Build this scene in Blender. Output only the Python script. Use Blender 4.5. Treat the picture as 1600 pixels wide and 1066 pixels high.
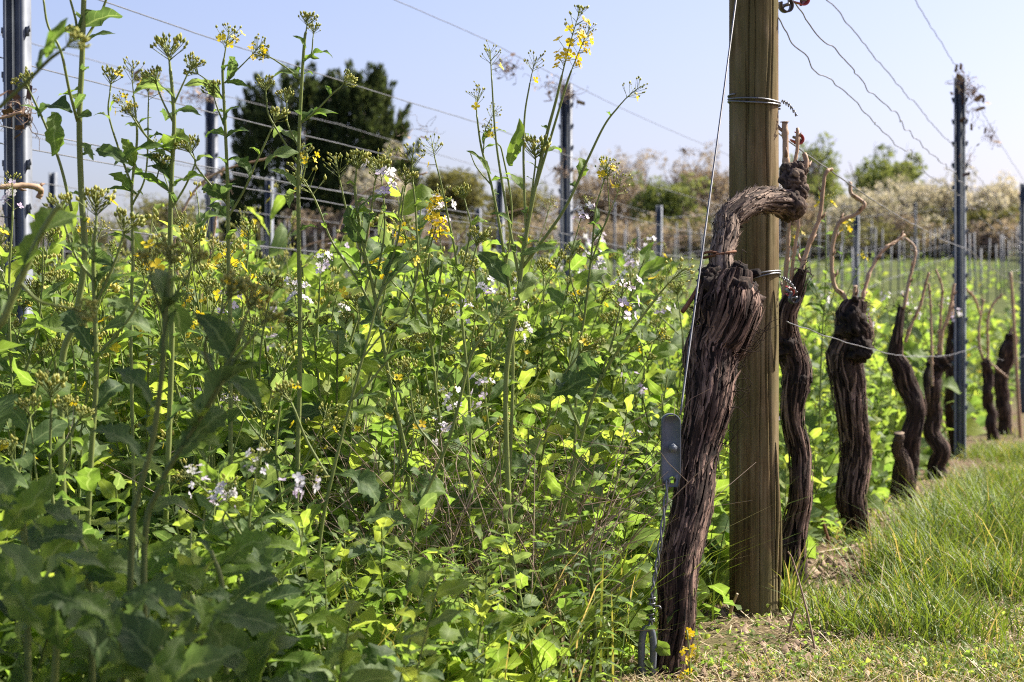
import bpy, math, random
import numpy as np
from mathutils import Vector, Matrix

for _o in list(bpy.data.objects):
    bpy.data.objects.remove(_o)
SC = bpy.context.scene
COL = SC.collection

# ------------------------------------------------------------------ camera, sky, sun
CAM_H = 0.56            # crouching photographer, metres above the ground
FPX = 2900.0            # focal length in pixels of the 1600 px wide photograph
cam_data = bpy.data.cameras.new('camera')
cam = bpy.data.objects.new('camera', cam_data)
COL.objects.link(cam)
cam.location = (0, 0, CAM_H)
cam.rotation_euler = (math.radians(90), 0, 0)
cam_data.sensor_width = 36.0
cam_data.lens = 36.0 * FPX / 1600.0
cam_data.clip_start = 0.05
cam_data.clip_end = 20000
cam_data.dof.use_dof = True
cam_data.dof.focus_distance = 3.2
cam_data.dof.aperture_fstop = 9.0
SC.camera = cam

SUN_EL = math.radians(43)
SUN_DIR = Vector((0.90 * math.cos(SUN_EL), 0.436 * math.cos(SUN_EL), math.sin(SUN_EL))).normalized()
world = bpy.data.worlds.new('World')
SC.world = world
world.use_nodes = True
nt = world.node_tree
bg = nt.nodes['Background']
sky = nt.nodes.new('ShaderNodeTexSky')
sky.sky_type = 'NISHITA'
sky.sun_disc = False
sky.sun_elevation = SUN_EL
sky.sun_rotation = math.atan2(SUN_DIR.x, SUN_DIR.y)
sky.altitude = 200
sky.air_density = 1.0
sky.dust_density = 3.0
sky.ozone_density = 4.0
wb = nt.nodes.new('ShaderNodeMix')            # white balance of the whole sky, a touch warmer
wb.data_type = 'RGBA'; wb.blend_type = 'MULTIPLY'; wb.inputs[0].default_value = 1.0
wb.inputs[7].default_value = (1.14, 0.965, 1.02, 1)
nt.links.new(sky.outputs[0], wb.inputs[6])
nt.links.new(wb.outputs[2], bg.inputs[0])
bg.inputs[1].default_value = 0.088

sun_data = bpy.data.lights.new('sun', 'SUN')
sun_data.energy = 5.0
sun_data.angle = math.radians(0.53)
sun_data.color = (1.0, 0.95, 0.86)
sun = bpy.data.objects.new('sun', sun_data)
COL.objects.link(sun)
sun.rotation_euler = SUN_DIR.to_track_quat('Z', 'Y').to_euler()
sun.location = (20, 10, 20)

SC.view_settings.view_transform = 'Standard'
SC.view_settings.look = 'None'
SC.view_settings.exposure = 1.22
SC.view_settings.gamma = 1.0
SC.render.engine = 'CYCLES'
SC.cycles.use_denoising = False
SC.cycles.filter_width = 1.1
SC.cycles.max_bounces = 8
SC.cycles.transparent_max_bounces = 8

# ------------------------------------------------------------------ layout helpers
ROW_A = math.atan2(947.0, FPX)          # the vine rows run 18 degrees to the right of the view
CA, SA = math.cos(ROW_A), math.sin(ROW_A)

def at(px, py, d):
    """world point that lies d metres deep, for a spot read off the photograph"""
    return np.array([(px - 800.0) / FPX * d, d, CAM_H - (py - 533.0) / FPX * d])

def row(l, s, z=0.0):
    """row coordinates: l across the rows, s along them"""
    return np.array([l * CA + s * SA, -l * SA + s * CA, z])

def lat(x, y):
    return x * CA - y * SA

def terrain(x, y):
    y = np.asarray(y, float)
    return np.where(y > 18, np.minimum((y - 18) * 0.08, 4.2), 0.0)

# ------------------------------------------------------------------ noise
def _hash(ix, iy, iz):
    h = (ix * 374761393 + iy * 668265263 + iz * 1274126177) & 0xFFFFFFFF
    h = ((h ^ (h >> 13)) * 1274126177) & 0xFFFFFFFF
    return ((h ^ (h >> 16)) & 0xFFFF) / 65535.0

def vnoise(x, y, z):
    x, y, z = np.broadcast_arrays(np.asarray(x, float), np.asarray(y, float), np.asarray(z, float))
    fx, fy, fz = np.floor(x), np.floor(y), np.floor(z)
    ix, iy, iz = fx.astype(np.int64), fy.astype(np.int64), fz.astype(np.int64)
    x, y, z = x - fx, y - fy, z - fz
    x, y, z = x*x*(3-2*x), y*y*(3-2*y), z*z*(3-2*z)
    r = 0
    for a in (0, 1):
        for b in (0, 1):
            for c in (0, 1):
                w = (x if a else 1-x) * (y if b else 1-y) * (z if c else 1-z)
                r = r + w * _hash(ix+a, iy+b, iz+c)
    return r

def catmull(P, n):
    P = np.asarray(P, float)
    if len(P) == 2:
        t = np.linspace(0, 1, n)[:, None]
        return P[0] * (1-t) + P[1] * t
    Q = np.vstack([2*P[0]-P[1], P, 2*P[-1]-P[-2]])
    m = len(P) - 1
    tt = np.linspace(0, m - 1e-9, n)
    i = tt.astype(int)
    t = (tt - i)[:, None]
    p0, p1, p2, p3 = Q[i], Q[i+1], Q[i+2], Q[i+3]
    return 0.5*((2*p1) + (-p0+p2)*t + (2*p0-5*p1+4*p2-p3)*t*t + (-p0+3*p1-3*p2+p3)*t**3)

# ------------------------------------------------------------------ geometry collector
class Geo:
    def __init__(self):
        self.V, self.F, self.U, self.T, self.M = [], [], [], [], []
        self.n = 0
    def add(self, V, F, uv=None, tint=0.5, mat=0):
        V = np.asarray(V, float).reshape(-1, 3)
        F = np.asarray(F, np.int64).reshape(-1, 3)
        self.V.append(V)
        self.F.append(F + self.n)
        self.U.append(np.zeros((len(V), 2)) if uv is None else np.asarray(uv, float))
        self.T.append(np.full(len(V), tint) if np.isscalar(tint) else np.asarray(tint, float))
        self.M.append(np.full(len(F), mat) if np.isscalar(mat) else np.asarray(mat))
        self.n += len(V)
        return self
    def pack(self):
        if not self.V:
            return np.zeros((0,3)), np.zeros((0,3),int), np.zeros((0,2)), np.zeros(0), np.zeros(0,int)
        return tuple(np.concatenate(a) for a in (self.V, self.F, self.U, self.T, self.M))
    def put(self, other, R=None, loc=(0,0,0), scale=1.0, dt=0.0):
        V, F, U, T, M = other if isinstance(other, tuple) else other.pack()
        W = V * scale
        if R is not None:
            W = W @ np.asarray(R).T
        return self.add(W + np.asarray(loc), F, U, T + dt, M)
    def tube(self, P, R, k=6, tint=0.5, mat=0, cap=True):
        P = np.asarray(P, float)
        n = len(P)
        R = np.full(n, R) if np.isscalar(R) else np.asarray(R, float)
        Tn = np.gradient(P, axis=0)
        Tn /= np.linalg.norm(Tn, axis=1)[:, None] + 1e-12
        ref = np.array([0.31, 0.87, 0.12])
        if abs(np.dot(ref/np.linalg.norm(ref), Tn[0])) > 0.9:
            ref = np.array([0.9, -0.2, 0.3])
        N = np.zeros_like(P)
        cur = ref
        for i in range(n):
            cur = cur - np.dot(cur, Tn[i]) * Tn[i]
            cur = cur / (np.linalg.norm(cur) + 1e-12)
            N[i] = cur
        B = np.cross(Tn, N)
        a = np.arange(k) / k * 2 * math.pi
        ring = N[:, None, :] * np.cos(a)[None, :, None] + B[:, None, :] * np.sin(a)[None, :, None]
        V = (P[:, None, :] + ring * R[:, None, None]).reshape(-1, 3)
        d = np.concatenate([[0], np.cumsum(np.linalg.norm(np.diff(P, axis=0), axis=1))])
        uv = np.stack([np.tile(a/(2*math.pi), n), np.repeat(d, k)], 1)
        i, j = np.meshgrid(np.arange(n-1), np.arange(k), indexing='ij')
        q0 = (i*k + j).ravel(); q1 = (i*k + (j+1) % k).ravel()
        q2 = q1 + k; q3 = q0 + k
        F = np.vstack([np.stack([q0, q1, q2], 1), np.stack([q0, q2, q3], 1)])
        if cap:
            nv = len(V)
            V = np.vstack([V, P[0], P[-1]])
            uv = np.vstack([uv, [0, 0], [0, d[-1]]])
            j = np.arange(k)
            F = np.vstack([F, np.stack([np.full(k, nv), (j+1) % k, j], 1),
                           np.stack([np.full(k, nv+1), (n-1)*k + j, (n-1)*k + (j+1) % k], 1)])
        return self.add(V, F, uv, tint, mat)
    def box(self, c, h, tint=0.5, mat=0, R=None):
        V = np.array([[x, y, z] for x in (-1, 1) for y in (-1, 1) for z in (-1, 1)], float) * np.asarray(h)
        if R is not None:
            V = V @ np.asarray(R).T
        Q = [(0,1,3,2),(4,6,7,5),(0,4,5,1),(2,3,7,6),(0,2,6,4),(1,5,7,3)]
        F = [t for q in Q for t in ((q[0],q[1],q[2]),(q[0],q[2],q[3]))]
        return self.add(V + np.asarray(c), F, None, tint, mat)
    def mesh(self, name, mats, smooth=True):
        V, F, U, T, M = self.pack()
        me = bpy.data.meshes.new(name)
        me.vertices.add(len(V)); me.vertices.foreach_set('co', V.astype(np.float32).ravel())
        me.loops.add(len(F)*3); me.loops.foreach_set('vertex_index', F.astype(np.int32).ravel())
        me.polygons.add(len(F)); me.polygons.foreach_set('loop_start', np.arange(0, len(F)*3, 3, dtype=np.int32))
        me.polygons.foreach_set('material_index', M.astype(np.int32))
        if smooth:
            me.polygons.foreach_set('use_smooth', np.ones(len(F), bool))
        uvl = me.uv_layers.new(name='UVMap')
        uvl.data.foreach_set('uv', U[F.ravel()].astype(np.float32).ravel())
        at_ = me.attributes.new('tint', 'FLOAT', 'POINT')
        at_.data.foreach_set('value', T.astype(np.float32))
        for m in mats:
            me.materials.append(m)
        me.update()
        return me
    def build(self, name, mats, parent=None, smooth=True):
        me = self.mesh(name, mats if isinstance(mats, (list, tuple)) else [mats], smooth)
        return link(name, me, parent)

def link(name, me, parent=None, matrix=None):
    o = bpy.data.objects.new(name, me)
    COL.objects.link(o)
    if parent is not None:
        o.parent = parent
    if matrix is not None:
        o.matrix_basis = matrix
    return o

def tag(o, label=None, cat=None, group=None, kind=None):
    if label: o['label'] = label
    if cat: o['category'] = cat
    if group: o['group'] = group
    if kind: o['kind'] = kind
    return o

def thing(name, loc, label, cat, group=None):
    o = bpy.data.objects.new(name, None)
    o.empty_display_size = 0.05
    COL.objects.link(o)
    o.location = tuple(loc)
    return tag(o, label, cat, group)

def frame_from(d, up):
    d = np.asarray(d, float); d = d / (np.linalg.norm(d) + 1e-12)
    up = np.asarray(up, float)
    z = up - np.dot(up, d) * d
    if np.linalg.norm(z) < 1e-4:
        z = np.array([1.0, 0, 0]) - d[0] * d
    z /= np.linalg.norm(z)
    x = np.cross(d, z)
    return np.stack([x, d, z], 1)

def rotz(a):
    c, s = math.cos(a), math.sin(a)
    return np.array([[c, -s, 0], [s, c, 0], [0, 0, 1.0]])

def mat4(R, loc, s=1.0):
    M = Matrix.Identity(4)
    for i in range(3):
        for j in range(3):
            M[i][j] = R[i][j] * s
        M[i][3] = loc[i]
    return M

# ------------------------------------------------------------------ materials
class NT:
    def __init__(self, name):
        self.m = bpy.data.materials.new(name)
        self.m.use_nodes = True
        self.t = self.m.node_tree
        self.t.nodes.clear()
        self.out = self.n('ShaderNodeOutputMaterial')
    def n(self, kind, **kw):
        nd = self.t.nodes.new(kind)
        for k, v in kw.items():
            if k.startswith('i_'):
                key = k[2:]
                key = int(key) if key.isdigit() else key.replace('_', ' ')
                nd.inputs[key].default_value = v
            else:
                setattr(nd, k, v)
        return nd
    def l(self, a, b):
        self.t.links.new(a, b)
    def ramp(self, fac, stops):
        r = self.n('ShaderNodeValToRGB')
        els = r.color_ramp.elements
        while len(els) < len(stops):
            els.new(0.5)
        for e, (p, c) in zip(els, stops):
            e.position = p
            e.color = (*c, 1)
        self.l(fac, r.inputs[0])
        return r.outputs[0]
    def mixc(self, fac, a, b, mode='MIX'):
        mx = self.n('ShaderNodeMix', data_type='RGBA', blend_type=mode)
        for sock, val in ((mx.inputs[0], fac), (mx.inputs[6], a), (mx.inputs[7], b)):
            if hasattr(val, 'is_output') or isinstance(val, bpy.types.NodeSocket):
                self.l(val, sock)
            else:
                sock.default_value = val if not isinstance(val, tuple) else (*val, 1)
        return mx.outputs[2]
    def math(self, op, a, b=None, c=None):
        mm = self.n('ShaderNodeMath', operation=op)
        for i, v in enumerate((a, b, c)):
            if v is None: continue
            if isinstance(v, bpy.types.NodeSocket): self.l(v, mm.inputs[i])
            else: mm.inputs[i].default_value = v
        return mm.outputs[0]
    def noise(self, vec, scale, detail=4, rough=0.6):
        t = self.n('ShaderNodeTexNoise', i_Scale=scale, i_Detail=detail, i_Roughness=rough)
        if vec is not None: self.l(vec, t.inputs['Vector'])
        return t.outputs['Fac']
    def mapping(self, vec, scale):
        mp = self.n('ShaderNodeMapping')
        mp.inputs['Scale'].default_value = scale
        self.l(vec, mp.inputs[0])
        return mp.outputs[0]

def leaf_material(name, stops, warm=(1.0, 1.0, 0.62), trans_gain=2.7, trans=0.50, rough=0.58, spec=0.22, vein=(0.30, 0.36, 0.16), veins=True, nscale=60):
    N = NT(name)
    tint = N.n('ShaderNodeAttribute', attribute_name='tint').outputs['Fac']
    col = N.ramp(tint, stops)
    uv = N.n('ShaderNodeUVMap').outputs[0]
    obj = N.n('ShaderNodeTexCoord').outputs['Object']
    blot = N.noise(obj, nscale, 3, 0.6)
    f = N.math('MULTIPLY_ADD', blot, 0.9, 0.55)
    mul = N.n('ShaderNodeVectorMath', operation='SCALE')
    N.l(col, mul.inputs[0]); N.l(f, mul.inputs['Scale'])
    col = mul.outputs[0]
    bump_h = blot
    if veins:
        sep = N.n('ShaderNodeSeparateXYZ'); N.l(uv, sep.inputs[0])
        ax = N.math('ABSOLUTE', sep.outputs[0])
        mid = N.math('LESS_THAN', ax, 0.045)
        ph = N.math('MULTIPLY_ADD', sep.outputs[1], 7.0, N.math('MULTIPLY', ax, -2.2))
        sv = N.math('LESS_THAN', N.math('ABSOLUTE', N.math('SUBTRACT', N.math('FRACT', ph), 0.5)), 0.045)
        vm = N.math('MAXIMUM', mid, N.math('MULTIPLY', sv, 0.55))
        col = N.mixc(N.math('MULTIPLY', vm, 0.32), col, vein)
        bump_h = N.math('MULTIPLY_ADD', vm, 0.5, blot)
    bmp = N.n('ShaderNodeBump', i_Strength=0.35, i_Distance=0.004)
    N.l(bump_h, bmp.inputs['Height'])
    P = N.n('ShaderNodeBsdfPrincipled')
    P.inputs['Roughness'].default_value = rough
    P.inputs['Specular IOR Level'].default_value = spec
    N.l(col, P.inputs['Base Color']); N.l(bmp.outputs[0], P.inputs['Normal'])
    T = N.n('ShaderNodeBsdfTranslucent')
    tc = N.mixc(1.0, col, (trans_gain*warm[0], trans_gain*warm[1], trans_gain*warm[2]), 'MULTIPLY')
    N.l(tc, T.inputs[0])
    mx = N.n('ShaderNodeMixShader', i_0=trans)
    N.l(P.outputs[0], mx.inputs[1]); N.l(T.outputs[0], mx.inputs[2])
    N.l(mx.outputs[0], N.out.inputs[0])
    return N.m

def plain_material(name, stops, rough=0.6, spec=0.3, metal=0.0, nscale=30, stretch=(1,1,1), bump=0.3, bdist=0.002, coord='Object', detail=5, trans=0.0):
    N = NT(name)
    tc = N.n('ShaderNodeTexCoord').outputs[coord]
    v = N.mapping(tc, stretch)
    nz = N.noise(v, nscale, detail, 0.62)
    tint = N.n('ShaderNodeAttribute', attribute_name='tint').outputs['Fac']
    f = N.math('ADD', nz, N.math('SUBTRACT', tint, 0.5))
    col = N.ramp(f, stops)
    P = N.n('ShaderNodeBsdfPrincipled')
    P.inputs['Roughness'].default_value = rough
    P.inputs['Specular IOR Level'].default_value = spec
    P.inputs['Metallic'].default_value = metal
    N.l(col, P.inputs['Base Color'])
    if bump:
        b = N.n('ShaderNodeBump', i_Strength=bump, i_Distance=bdist)
        N.l(nz, b.inputs['Height']); N.l(b.outputs[0], P.inputs['Normal'])
    if trans:
        T = N.n('ShaderNodeBsdfTranslucent'); N.l(col, T.inputs[0])
        mx = N.n('ShaderNodeMixShader', i_0=trans)
        N.l(P.outputs[0], mx.inputs[1]); N.l(T.outputs[0], mx.inputs[2])
        N.l(mx.outputs[0], N.out.inputs[0])
    else:
        N.l(P.outputs[0], N.out.inputs[0])
    return N.m

M = {}
M['leaf'] = leaf_material('crop_leaf', [(0.0, (0.046, 0.082, 0.021)), (0.35, (0.086, 0.144, 0.027)), (0.7, (0.132, 0.192, 0.033)), (1.0, (0.20, 0.24, 0.045))])
M['glaucous'] = leaf_material('glaucous_leaf', [(0.0, (0.038, 0.068, 0.026)), (0.5, (0.078, 0.126, 0.040)), (1.0, (0.14, 0.19, 0.066))], trans=0.40, rough=0.6, spec=0.2)
M['stem'] = plain_material('green_stem', [(0.2, (0.15, 0.19, 0.050)), (0.6, (0.27, 0.32, 0.090)), (0.9, (0.36, 0.40, 0.15))], rough=0.5, nscale=40, stretch=(1, 1, 0.15), bump=0.15, trans=0.3)
M['bud'] = plain_material('flower_bud', [(0.2, (0.22, 0.27, 0.055)), (0.5, (0.42, 0.43, 0.10)), (0.85, (0.60, 0.55, 0.15))], rough=0.5, nscale=80, bump=0, trans=0.42)
M['yellow'] = plain_material('yellow_petal', [(0.2, (0.72, 0.50, 0.01)), (0.8, (0.85, 0.68, 0.03))], rough=0.5, nscale=80, bump=0, trans=0.4)
M['white'] = plain_material('white_petal', [(0.2, (0.62, 0.48, 0.64)), (0.55, (0.76, 0.70, 0.74)), (0.8, (0.82, 0.81, 0.76))], rough=0.5, nscale=60, bump=0, trans=0.4)
CROP = [M['stem'], M['leaf'], M['bud'], M['yellow'], M['white'], M['glaucous']]
M['grass'] = leaf_material('grass_blade', [(0.0, (0.068, 0.120, 0.020)), (0.45, (0.128, 0.195, 0.030)), (0.68, (0.20, 0.235, 0.055)), (0.84, (0.36, 0.29, 0.14)), (1.0, (0.48, 0.39, 0.23))], veins=False, trans=0.32, rough=0.5, spec=0.25, trans_gain=1.9, warm=(1.1, 1.0, 0.5))
M['straw'] = plain_material('dry_straw', [(0.2, (0.24, 0.16, 0.09)), (0.5, (0.42, 0.32, 0.18)), (0.8, (0.58, 0.48, 0.31))], rough=0.6, nscale=25, bump=0.1)
M['dry'] = plain_material('dry_stem', [(0.2, (0.12, 0.07, 0.045)), (0.5, (0.26, 0.17, 0.11)), (0.8, (0.42, 0.32, 0.22))], rough=0.7, nscale=30, bump=0.2)
M['cane'] = plain_material('vine_cane', [(0.2, (0.20, 0.115, 0.065)), (0.5, (0.40, 0.26, 0.15)), (0.8, (0.55, 0.40, 0.26))], rough=0.6, nscale=18, stretch=(1, 1, 0.25), bump=0.4, bdist=0.001)
M['cut'] = plain_material('cut_wood', [(0.2, (0.12, 0.08, 0.05)), (0.7, (0.34, 0.25, 0.16))], rough=0.8, nscale=90)
M['wire'] = plain_material('wire_steel', [(0.3, (0.13, 0.13, 0.13)), (0.7, (0.26, 0.26, 0.26))], rough=0.42, metal=0.7, nscale=20, bump=0.1)
M['galv'] = plain_material('galvanised_steel', [(0.25, (0.085, 0.095, 0.11)), (0.55, (0.15, 0.165, 0.185)), (0.8, (0.24, 0.255, 0.28))], rough=0.6, metal=0.2, nscale=14, bump=0.25, bdist=0.001)
M['rust'] = plain_material('rusty_iron', [(0.25, (0.10, 0.045, 0.025)), (0.6, (0.22, 0.10, 0.05)), (0.85, (0.32, 0.17, 0.10))], rough=0.8, metal=0.1, nscale=60)
M['redplastic'] = plain_material('red_plastic', [(0.3, (0.30, 0.035, 0.035)), (0.7, (0.45, 0.09, 0.08))], rough=0.4, nscale=30, bump=0.1)
M['greyplastic'] = plain_material('dark_plastic', [(0.3, (0.05, 0.04, 0.04)), (0.7, (0.11, 0.10, 0.10))], rough=0.5, nscale=30, bump=0.1)

def bark_material(name, dark, mid, light, fib=220):
    N = NT(name)
    uv = N.n('ShaderNodeUVMap').outputs[0]
    fibre = N.noise(N.mapping(uv, (fib, 9, 1)), 1.0, 6, 0.7)
    obj = N.n('ShaderNodeTexCoord').outputs['Object']
    big = N.noise(obj, 14, 4, 0.6)
    cav = N.n('ShaderNodeAttribute', attribute_name='tint').outputs['Fac']  # crevice shade and sunlit ridges painted into the bark colour
    f = N.math('ADD', N.math('MULTIPLY_ADD', fibre, 0.9, -0.25), N.math('MULTIPLY_ADD', big, 0.5, N.math('MULTIPLY_ADD', cav, 0.9, -0.68)))
    col = N.ramp(f, [(0.05, dark), (0.45, mid), (0.85, light)])
    P = N.n('ShaderNodeBsdfPrincipled', i_Roughness=0.85)
    P.inputs['Specular IOR Level'].default_value = 0.2
    N.l(col, P.inputs['Base Color'])
    b = N.n('ShaderNodeBump', i_Strength=0.9, i_Distance=0.004)
    N.l(fibre, b.inputs['Height']); N.l(b.outputs[0], P.inputs['Normal'])
    N.l(P.outputs[0], N.out.inputs[0])
    return N.m
M['bark'] = bark_material('vine_bark', (0.012, 0.008, 0.006), (0.070, 0.042, 0.030), (0.38, 0.245, 0.18))
M['headbark'] = bark_material('black_vine_head', (0.008, 0.006, 0.005), (0.042, 0.028, 0.021), (0.22, 0.15, 0.11))
M['greybark'] = bark_material('grey_vine_bark', (0.028, 0.019, 0.014), (0.15, 0.105, 0.077), (0.40, 0.30, 0.225))

def post_material():
    N = NT('weathered_post_wood')
    obj = N.n('ShaderNodeTexCoord').outputs['Object']
    grain = N.noise(N.mapping(obj, (110, 110, 3.0)), 1.0, 6, 0.65)
    fine = N.noise(N.mapping(obj, (420, 420, 9.0)), 1.0, 4, 0.6)
    stain = N.noise(N.mapping(obj, (14, 14, 4.5)), 1.0, 5, 0.6)
    band = N.noise(N.mapping(obj, (38, 38, 0.7)), 1.0, 3, 0.5)
    f = N.math('MULTIPLY_ADD', grain, 0.5, N.math('MULTIPLY_ADD', fine, 0.35, N.math('MULTIPLY_ADD', band, 0.3, N.math('MULTIPLY_ADD', N.noise(N.mapping(obj, (16, 16, 6)), 1.0, 5, 0.65), 0.6, -0.36))))
    col = N.ramp(f, [(0.30, (0.030, 0.019, 0.009)), (0.42, (0.125, 0.082, 0.038)), (0.55, (0.200, 0.145, 0.075)), (0.76, (0.33, 0.26, 0.16))])
    green = N.mixc(N.math('MULTIPLY', N.ramp(stain, [(0.42, (0, 0, 0)), (0.6, (1, 1, 1))]), 0.62), col, (0.100, 0.096, 0.036))
    P = N.n('ShaderNodeBsdfPrincipled', i_Roughness=0.9)
    P.inputs['Specular IOR Level'].default_value = 0.08
    N.l(green, P.inputs['Base Color'])
    b = N.n('ShaderNodeBump', i_Strength=0.7, i_Distance=0.003)
    N.l(f, b.inputs['Height']); N.l(b.outputs[0], P.inputs['Normal'])
    N.l(P.outputs[0], N.out.inputs[0])
    return N.m
M['post'] = post_material()

def ground_material():
    N = NT('vineyard_ground')
    obj = N.n('ShaderNodeTexCoord').outputs['Object']
    a = N.noise(obj, 1.7, 6, 0.65)
    b = N.noise(obj, 35, 6, 0.7)
    c = N.noise(obj, 7, 5, 0.6)
    soil = N.ramp(b, [(0.30, (0.06, 0.038, 0.024)), (0.5, (0.165, 0.108, 0.068)), (0.75, (0.30, 0.215, 0.145))])
    turf = N.ramp(c, [(0.3, (0.06, 0.075, 0.022)), (0.55, (0.12, 0.115, 0.042)), (0.8, (0.22, 0.18, 0.085))])
    col = N.mixc(N.ramp(N.math('MULTIPLY_ADD', b, 0.4, N.math('MULTIPLY', a, 0.8)), [(0.52, (0, 0, 0)), (0.78, (1, 1, 1))]), soil, turf)
    sepg = N.n('ShaderNodeSeparateXYZ'); N.l(obj, sepg.inputs[0])
    meadow = N.ramp(N.noise(obj, 0.6, 5, 0.7), [(0.3, (0.050, 0.066, 0.018)), (0.6, (0.095, 0.112, 0.030)), (0.8, (0.15, 0.15, 0.05))])
    gate = N.n('ShaderNodeClamp'); N.l(N.math('MULTIPLY_ADD', sepg.outputs[1], 0.12, -1.6), gate.inputs[0])
    col = N.mixc(gate.outputs[0], col, meadow)  #.outputs[1], 0.12, -1.6), col, meadow)
    P = N.n('ShaderNodeBsdfPrincipled', i_Roughness=0.95)
    P.inputs['Specular IOR Level'].default_value = 0.1
    N.l(col, P.inputs['Base Color'])
    bm = N.n('ShaderNodeBump', i_Strength=0.8, i_Distance=0.02)
    N.l(b, bm.inputs['Height']); N.l(bm.outputs[0], P.inputs['Normal'])
    N.l(P.outputs[0], N.out.inputs[0])
    return N.m
M['ground'] = ground_material()

# ------------------------------------------------------------------ ground sheet
def build_ground():
    nx, ny = 170, 230
    u = np.linspace(-1, 1, nx); v = np.linspace(0, 1, ny)
    X = np.sinh(u * 8.2) / math.sinh(8.2) * 3000
    Y = -6 + (np.sinh(v * 8.0) / math.sinh(8.0)) * 4000
    XX, YY = np.meshgrid(X, Y, indexing='ij')
    ZZ = terrain(XX, YY)
    near = np.exp(-(np.maximum(YY, 0) / 16.0) ** 2) * np.exp(-(XX / 12.0) ** 2)
    ZZ = ZZ + near * ((vnoise(XX*3, YY*3, 0) - 0.5) * 0.035 + (vnoise(XX*11, YY*11, 4) - 0.5) * 0.014)
    ridge = np.exp(-((lat(XX, YY) + 0.69) / 0.25) ** 2) * near
    ZZ = ZZ + ridge * 0.015
    V = np.stack([XX, YY, ZZ], -1).reshape(-1, 3)
    i, j = np.meshgrid(np.arange(nx-1), np.arange(ny-1), indexing='ij')
    a = (i*ny + j).ravel(); b = a + ny; c = b + 1; d = a + 1
    F = np.vstack([np.stack([a, b, c], 1), np.stack([a, c, d], 1)])
    g = Geo(); g.add(V, F)
    o = g.build('ground', M['ground'])
    tag(o, kind='structure')
    return o
build_ground()

# ------------------------------------------------------------------ background trees and shrubs
def tuft_cloud(g, centers, radii, n, size, rng, tint0, tint1, mat, aspect=0.5, up=0.0):
    """many leaf-sized faces spread through a crown made of uneven clumps"""
    centers = np.asarray(centers); radii = np.asarray(radii)
    w = radii[:, 0] * radii[:, 1] * radii[:, 2]
    idx = rng.choice(len(centers), n, p=w / w.sum())
    d = rng.normal(size=(n, 3)); d /= np.linalg.norm(d, axis=1)[:, None]
    rad = rng.uniform(0.35, 1.0, n) ** 0.5
    P = centers[idx] + d * radii[idx] * rad[:, None]
    keep = vnoise(P[:, 0]*1.7, P[:, 1]*1.7, P[:, 2]*1.7) > 0.30
    P = P[keep]; d = d[keep]; n = len(P)
    s = size * rng.uniform(0.5, 1.4, n)
    a = rng.normal(size=(n, 3)) + d * 0.8 + np.array([0, 0, up]); a /= np.linalg.norm(a, axis=1)[:, None]
    b = np.cross(a, rng.normal(size=(n, 3))); b /= np.linalg.norm(b, axis=1)[:, None] + 1e-9
    A = a * s[:, None]; B = b * (s * aspect)[:, None]
    V = np.stack([P - A*0.5, P + B*0.5, P + A*0.6, P - B*0.5], 1).reshape(-1, 3)
    k = np.arange(n) * 4
    F = np.vstack([np.stack([k, k+1, k+2], 1), np.stack([k, k+2, k+3], 1)])
    cl = vnoise(P[:, 0]*0.9 + 7, P[:, 1]*0.9, P[:, 2]*0.9)
    t = np.clip(tint0 + (tint1 - tint0) * (0.5*cl + 0.5*rng.random(n)), 0, 1)
    g.add(V, F, None, np.repeat(t, 4), mat)

def limbs(g, base, top_h, spread, n, rng, r0, mat=0, droop=0.0, k=5):
    tips = []
    for i in range(n):
        a = rng.uniform(0, 2*math.pi); sp = spread * rng.uniform(0.3, 1.0)
        h = top_h * rng.uniform(0.55, 1.0)
        tip = base + np.array([math.cos(a)*sp, math.sin(a)*sp, h])
        mid = base + np.array([math.cos(a)*sp*0.3, math.sin(a)*sp*0.3, h*0.5]) + rng.normal(size=3) * 0.06 * top_h
        P = catmull([base, mid, tip], 7)
        g.tube(P, np.linspace(r0, r0*0.15, 7), k, 0.5, mat, cap=False)
        tips.append(tip)
        for q in range(3):
            t = rng.uniform(0.4, 0.9); p = P[int(t*6)]
            tp = p + np.array([rng.normal()*spread*0.35, rng.normal()*spread*0.35, rng.uniform(0.1, 0.4)*top_h])
            g.tube(catmull([p, (p+tp)/2 + rng.normal(size=3)*0.05*top_h, tp], 4), np.linspace(r0*0.35, r0*0.08, 4), 3, 0.5, mat, cap=False)
            tips.append(tp)
    return tips

M['treebark'] = plain_material('shrub_bark', [(0.2, (0.10, 0.07, 0.055)), (0.5, (0.20, 0.15, 0.12)), (0.8, (0.30, 0.24, 0.20))], rough=0.9, nscale=6)
def shrub_leaf(name, stops):
    return leaf_material(name, stops, veins=False, trans=0.35, trans_gain=1.6, nscale=3, warm=(1.05, 1.0, 0.75))
M['lf_conifer'] = shrub_leaf('conifer_sprays', [(0, (0.016, 0.027, 0.012)), (0.5, (0.058, 0.082, 0.028)), (1, (0.09, 0.105, 0.036))])
M['lf_olive'] = shrub_leaf('olive_green_leaves', [(0, (0.08, 0.085, 0.028)), (0.5, (0.145, 0.145, 0.050)), (1, (0.22, 0.20, 0.08))])
M['lf_fresh'] = shrub_leaf('fresh_green_leaves', [(0, (0.10, 0.13, 0.032)), (0.5, (0.17, 0.21, 0.055)), (1, (0.27, 0.29, 0.10))])
M['lf_brown'] = shrub_leaf('budding_brown_twigs', [(0, (0.16, 0.122, 0.085)), (0.5, (0.27, 0.215, 0.160)), (1, (0.40, 0.34, 0.26))])
M['lf_white'] = shrub_leaf('white_blossom', [(0, (0.12, 0.13, 0.065)), (0.35, (0.27, 0.255, 0.175)), (0.7, (0.46, 0.42, 0.35)), (1, (0.62, 0.58, 0.52))])

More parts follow.
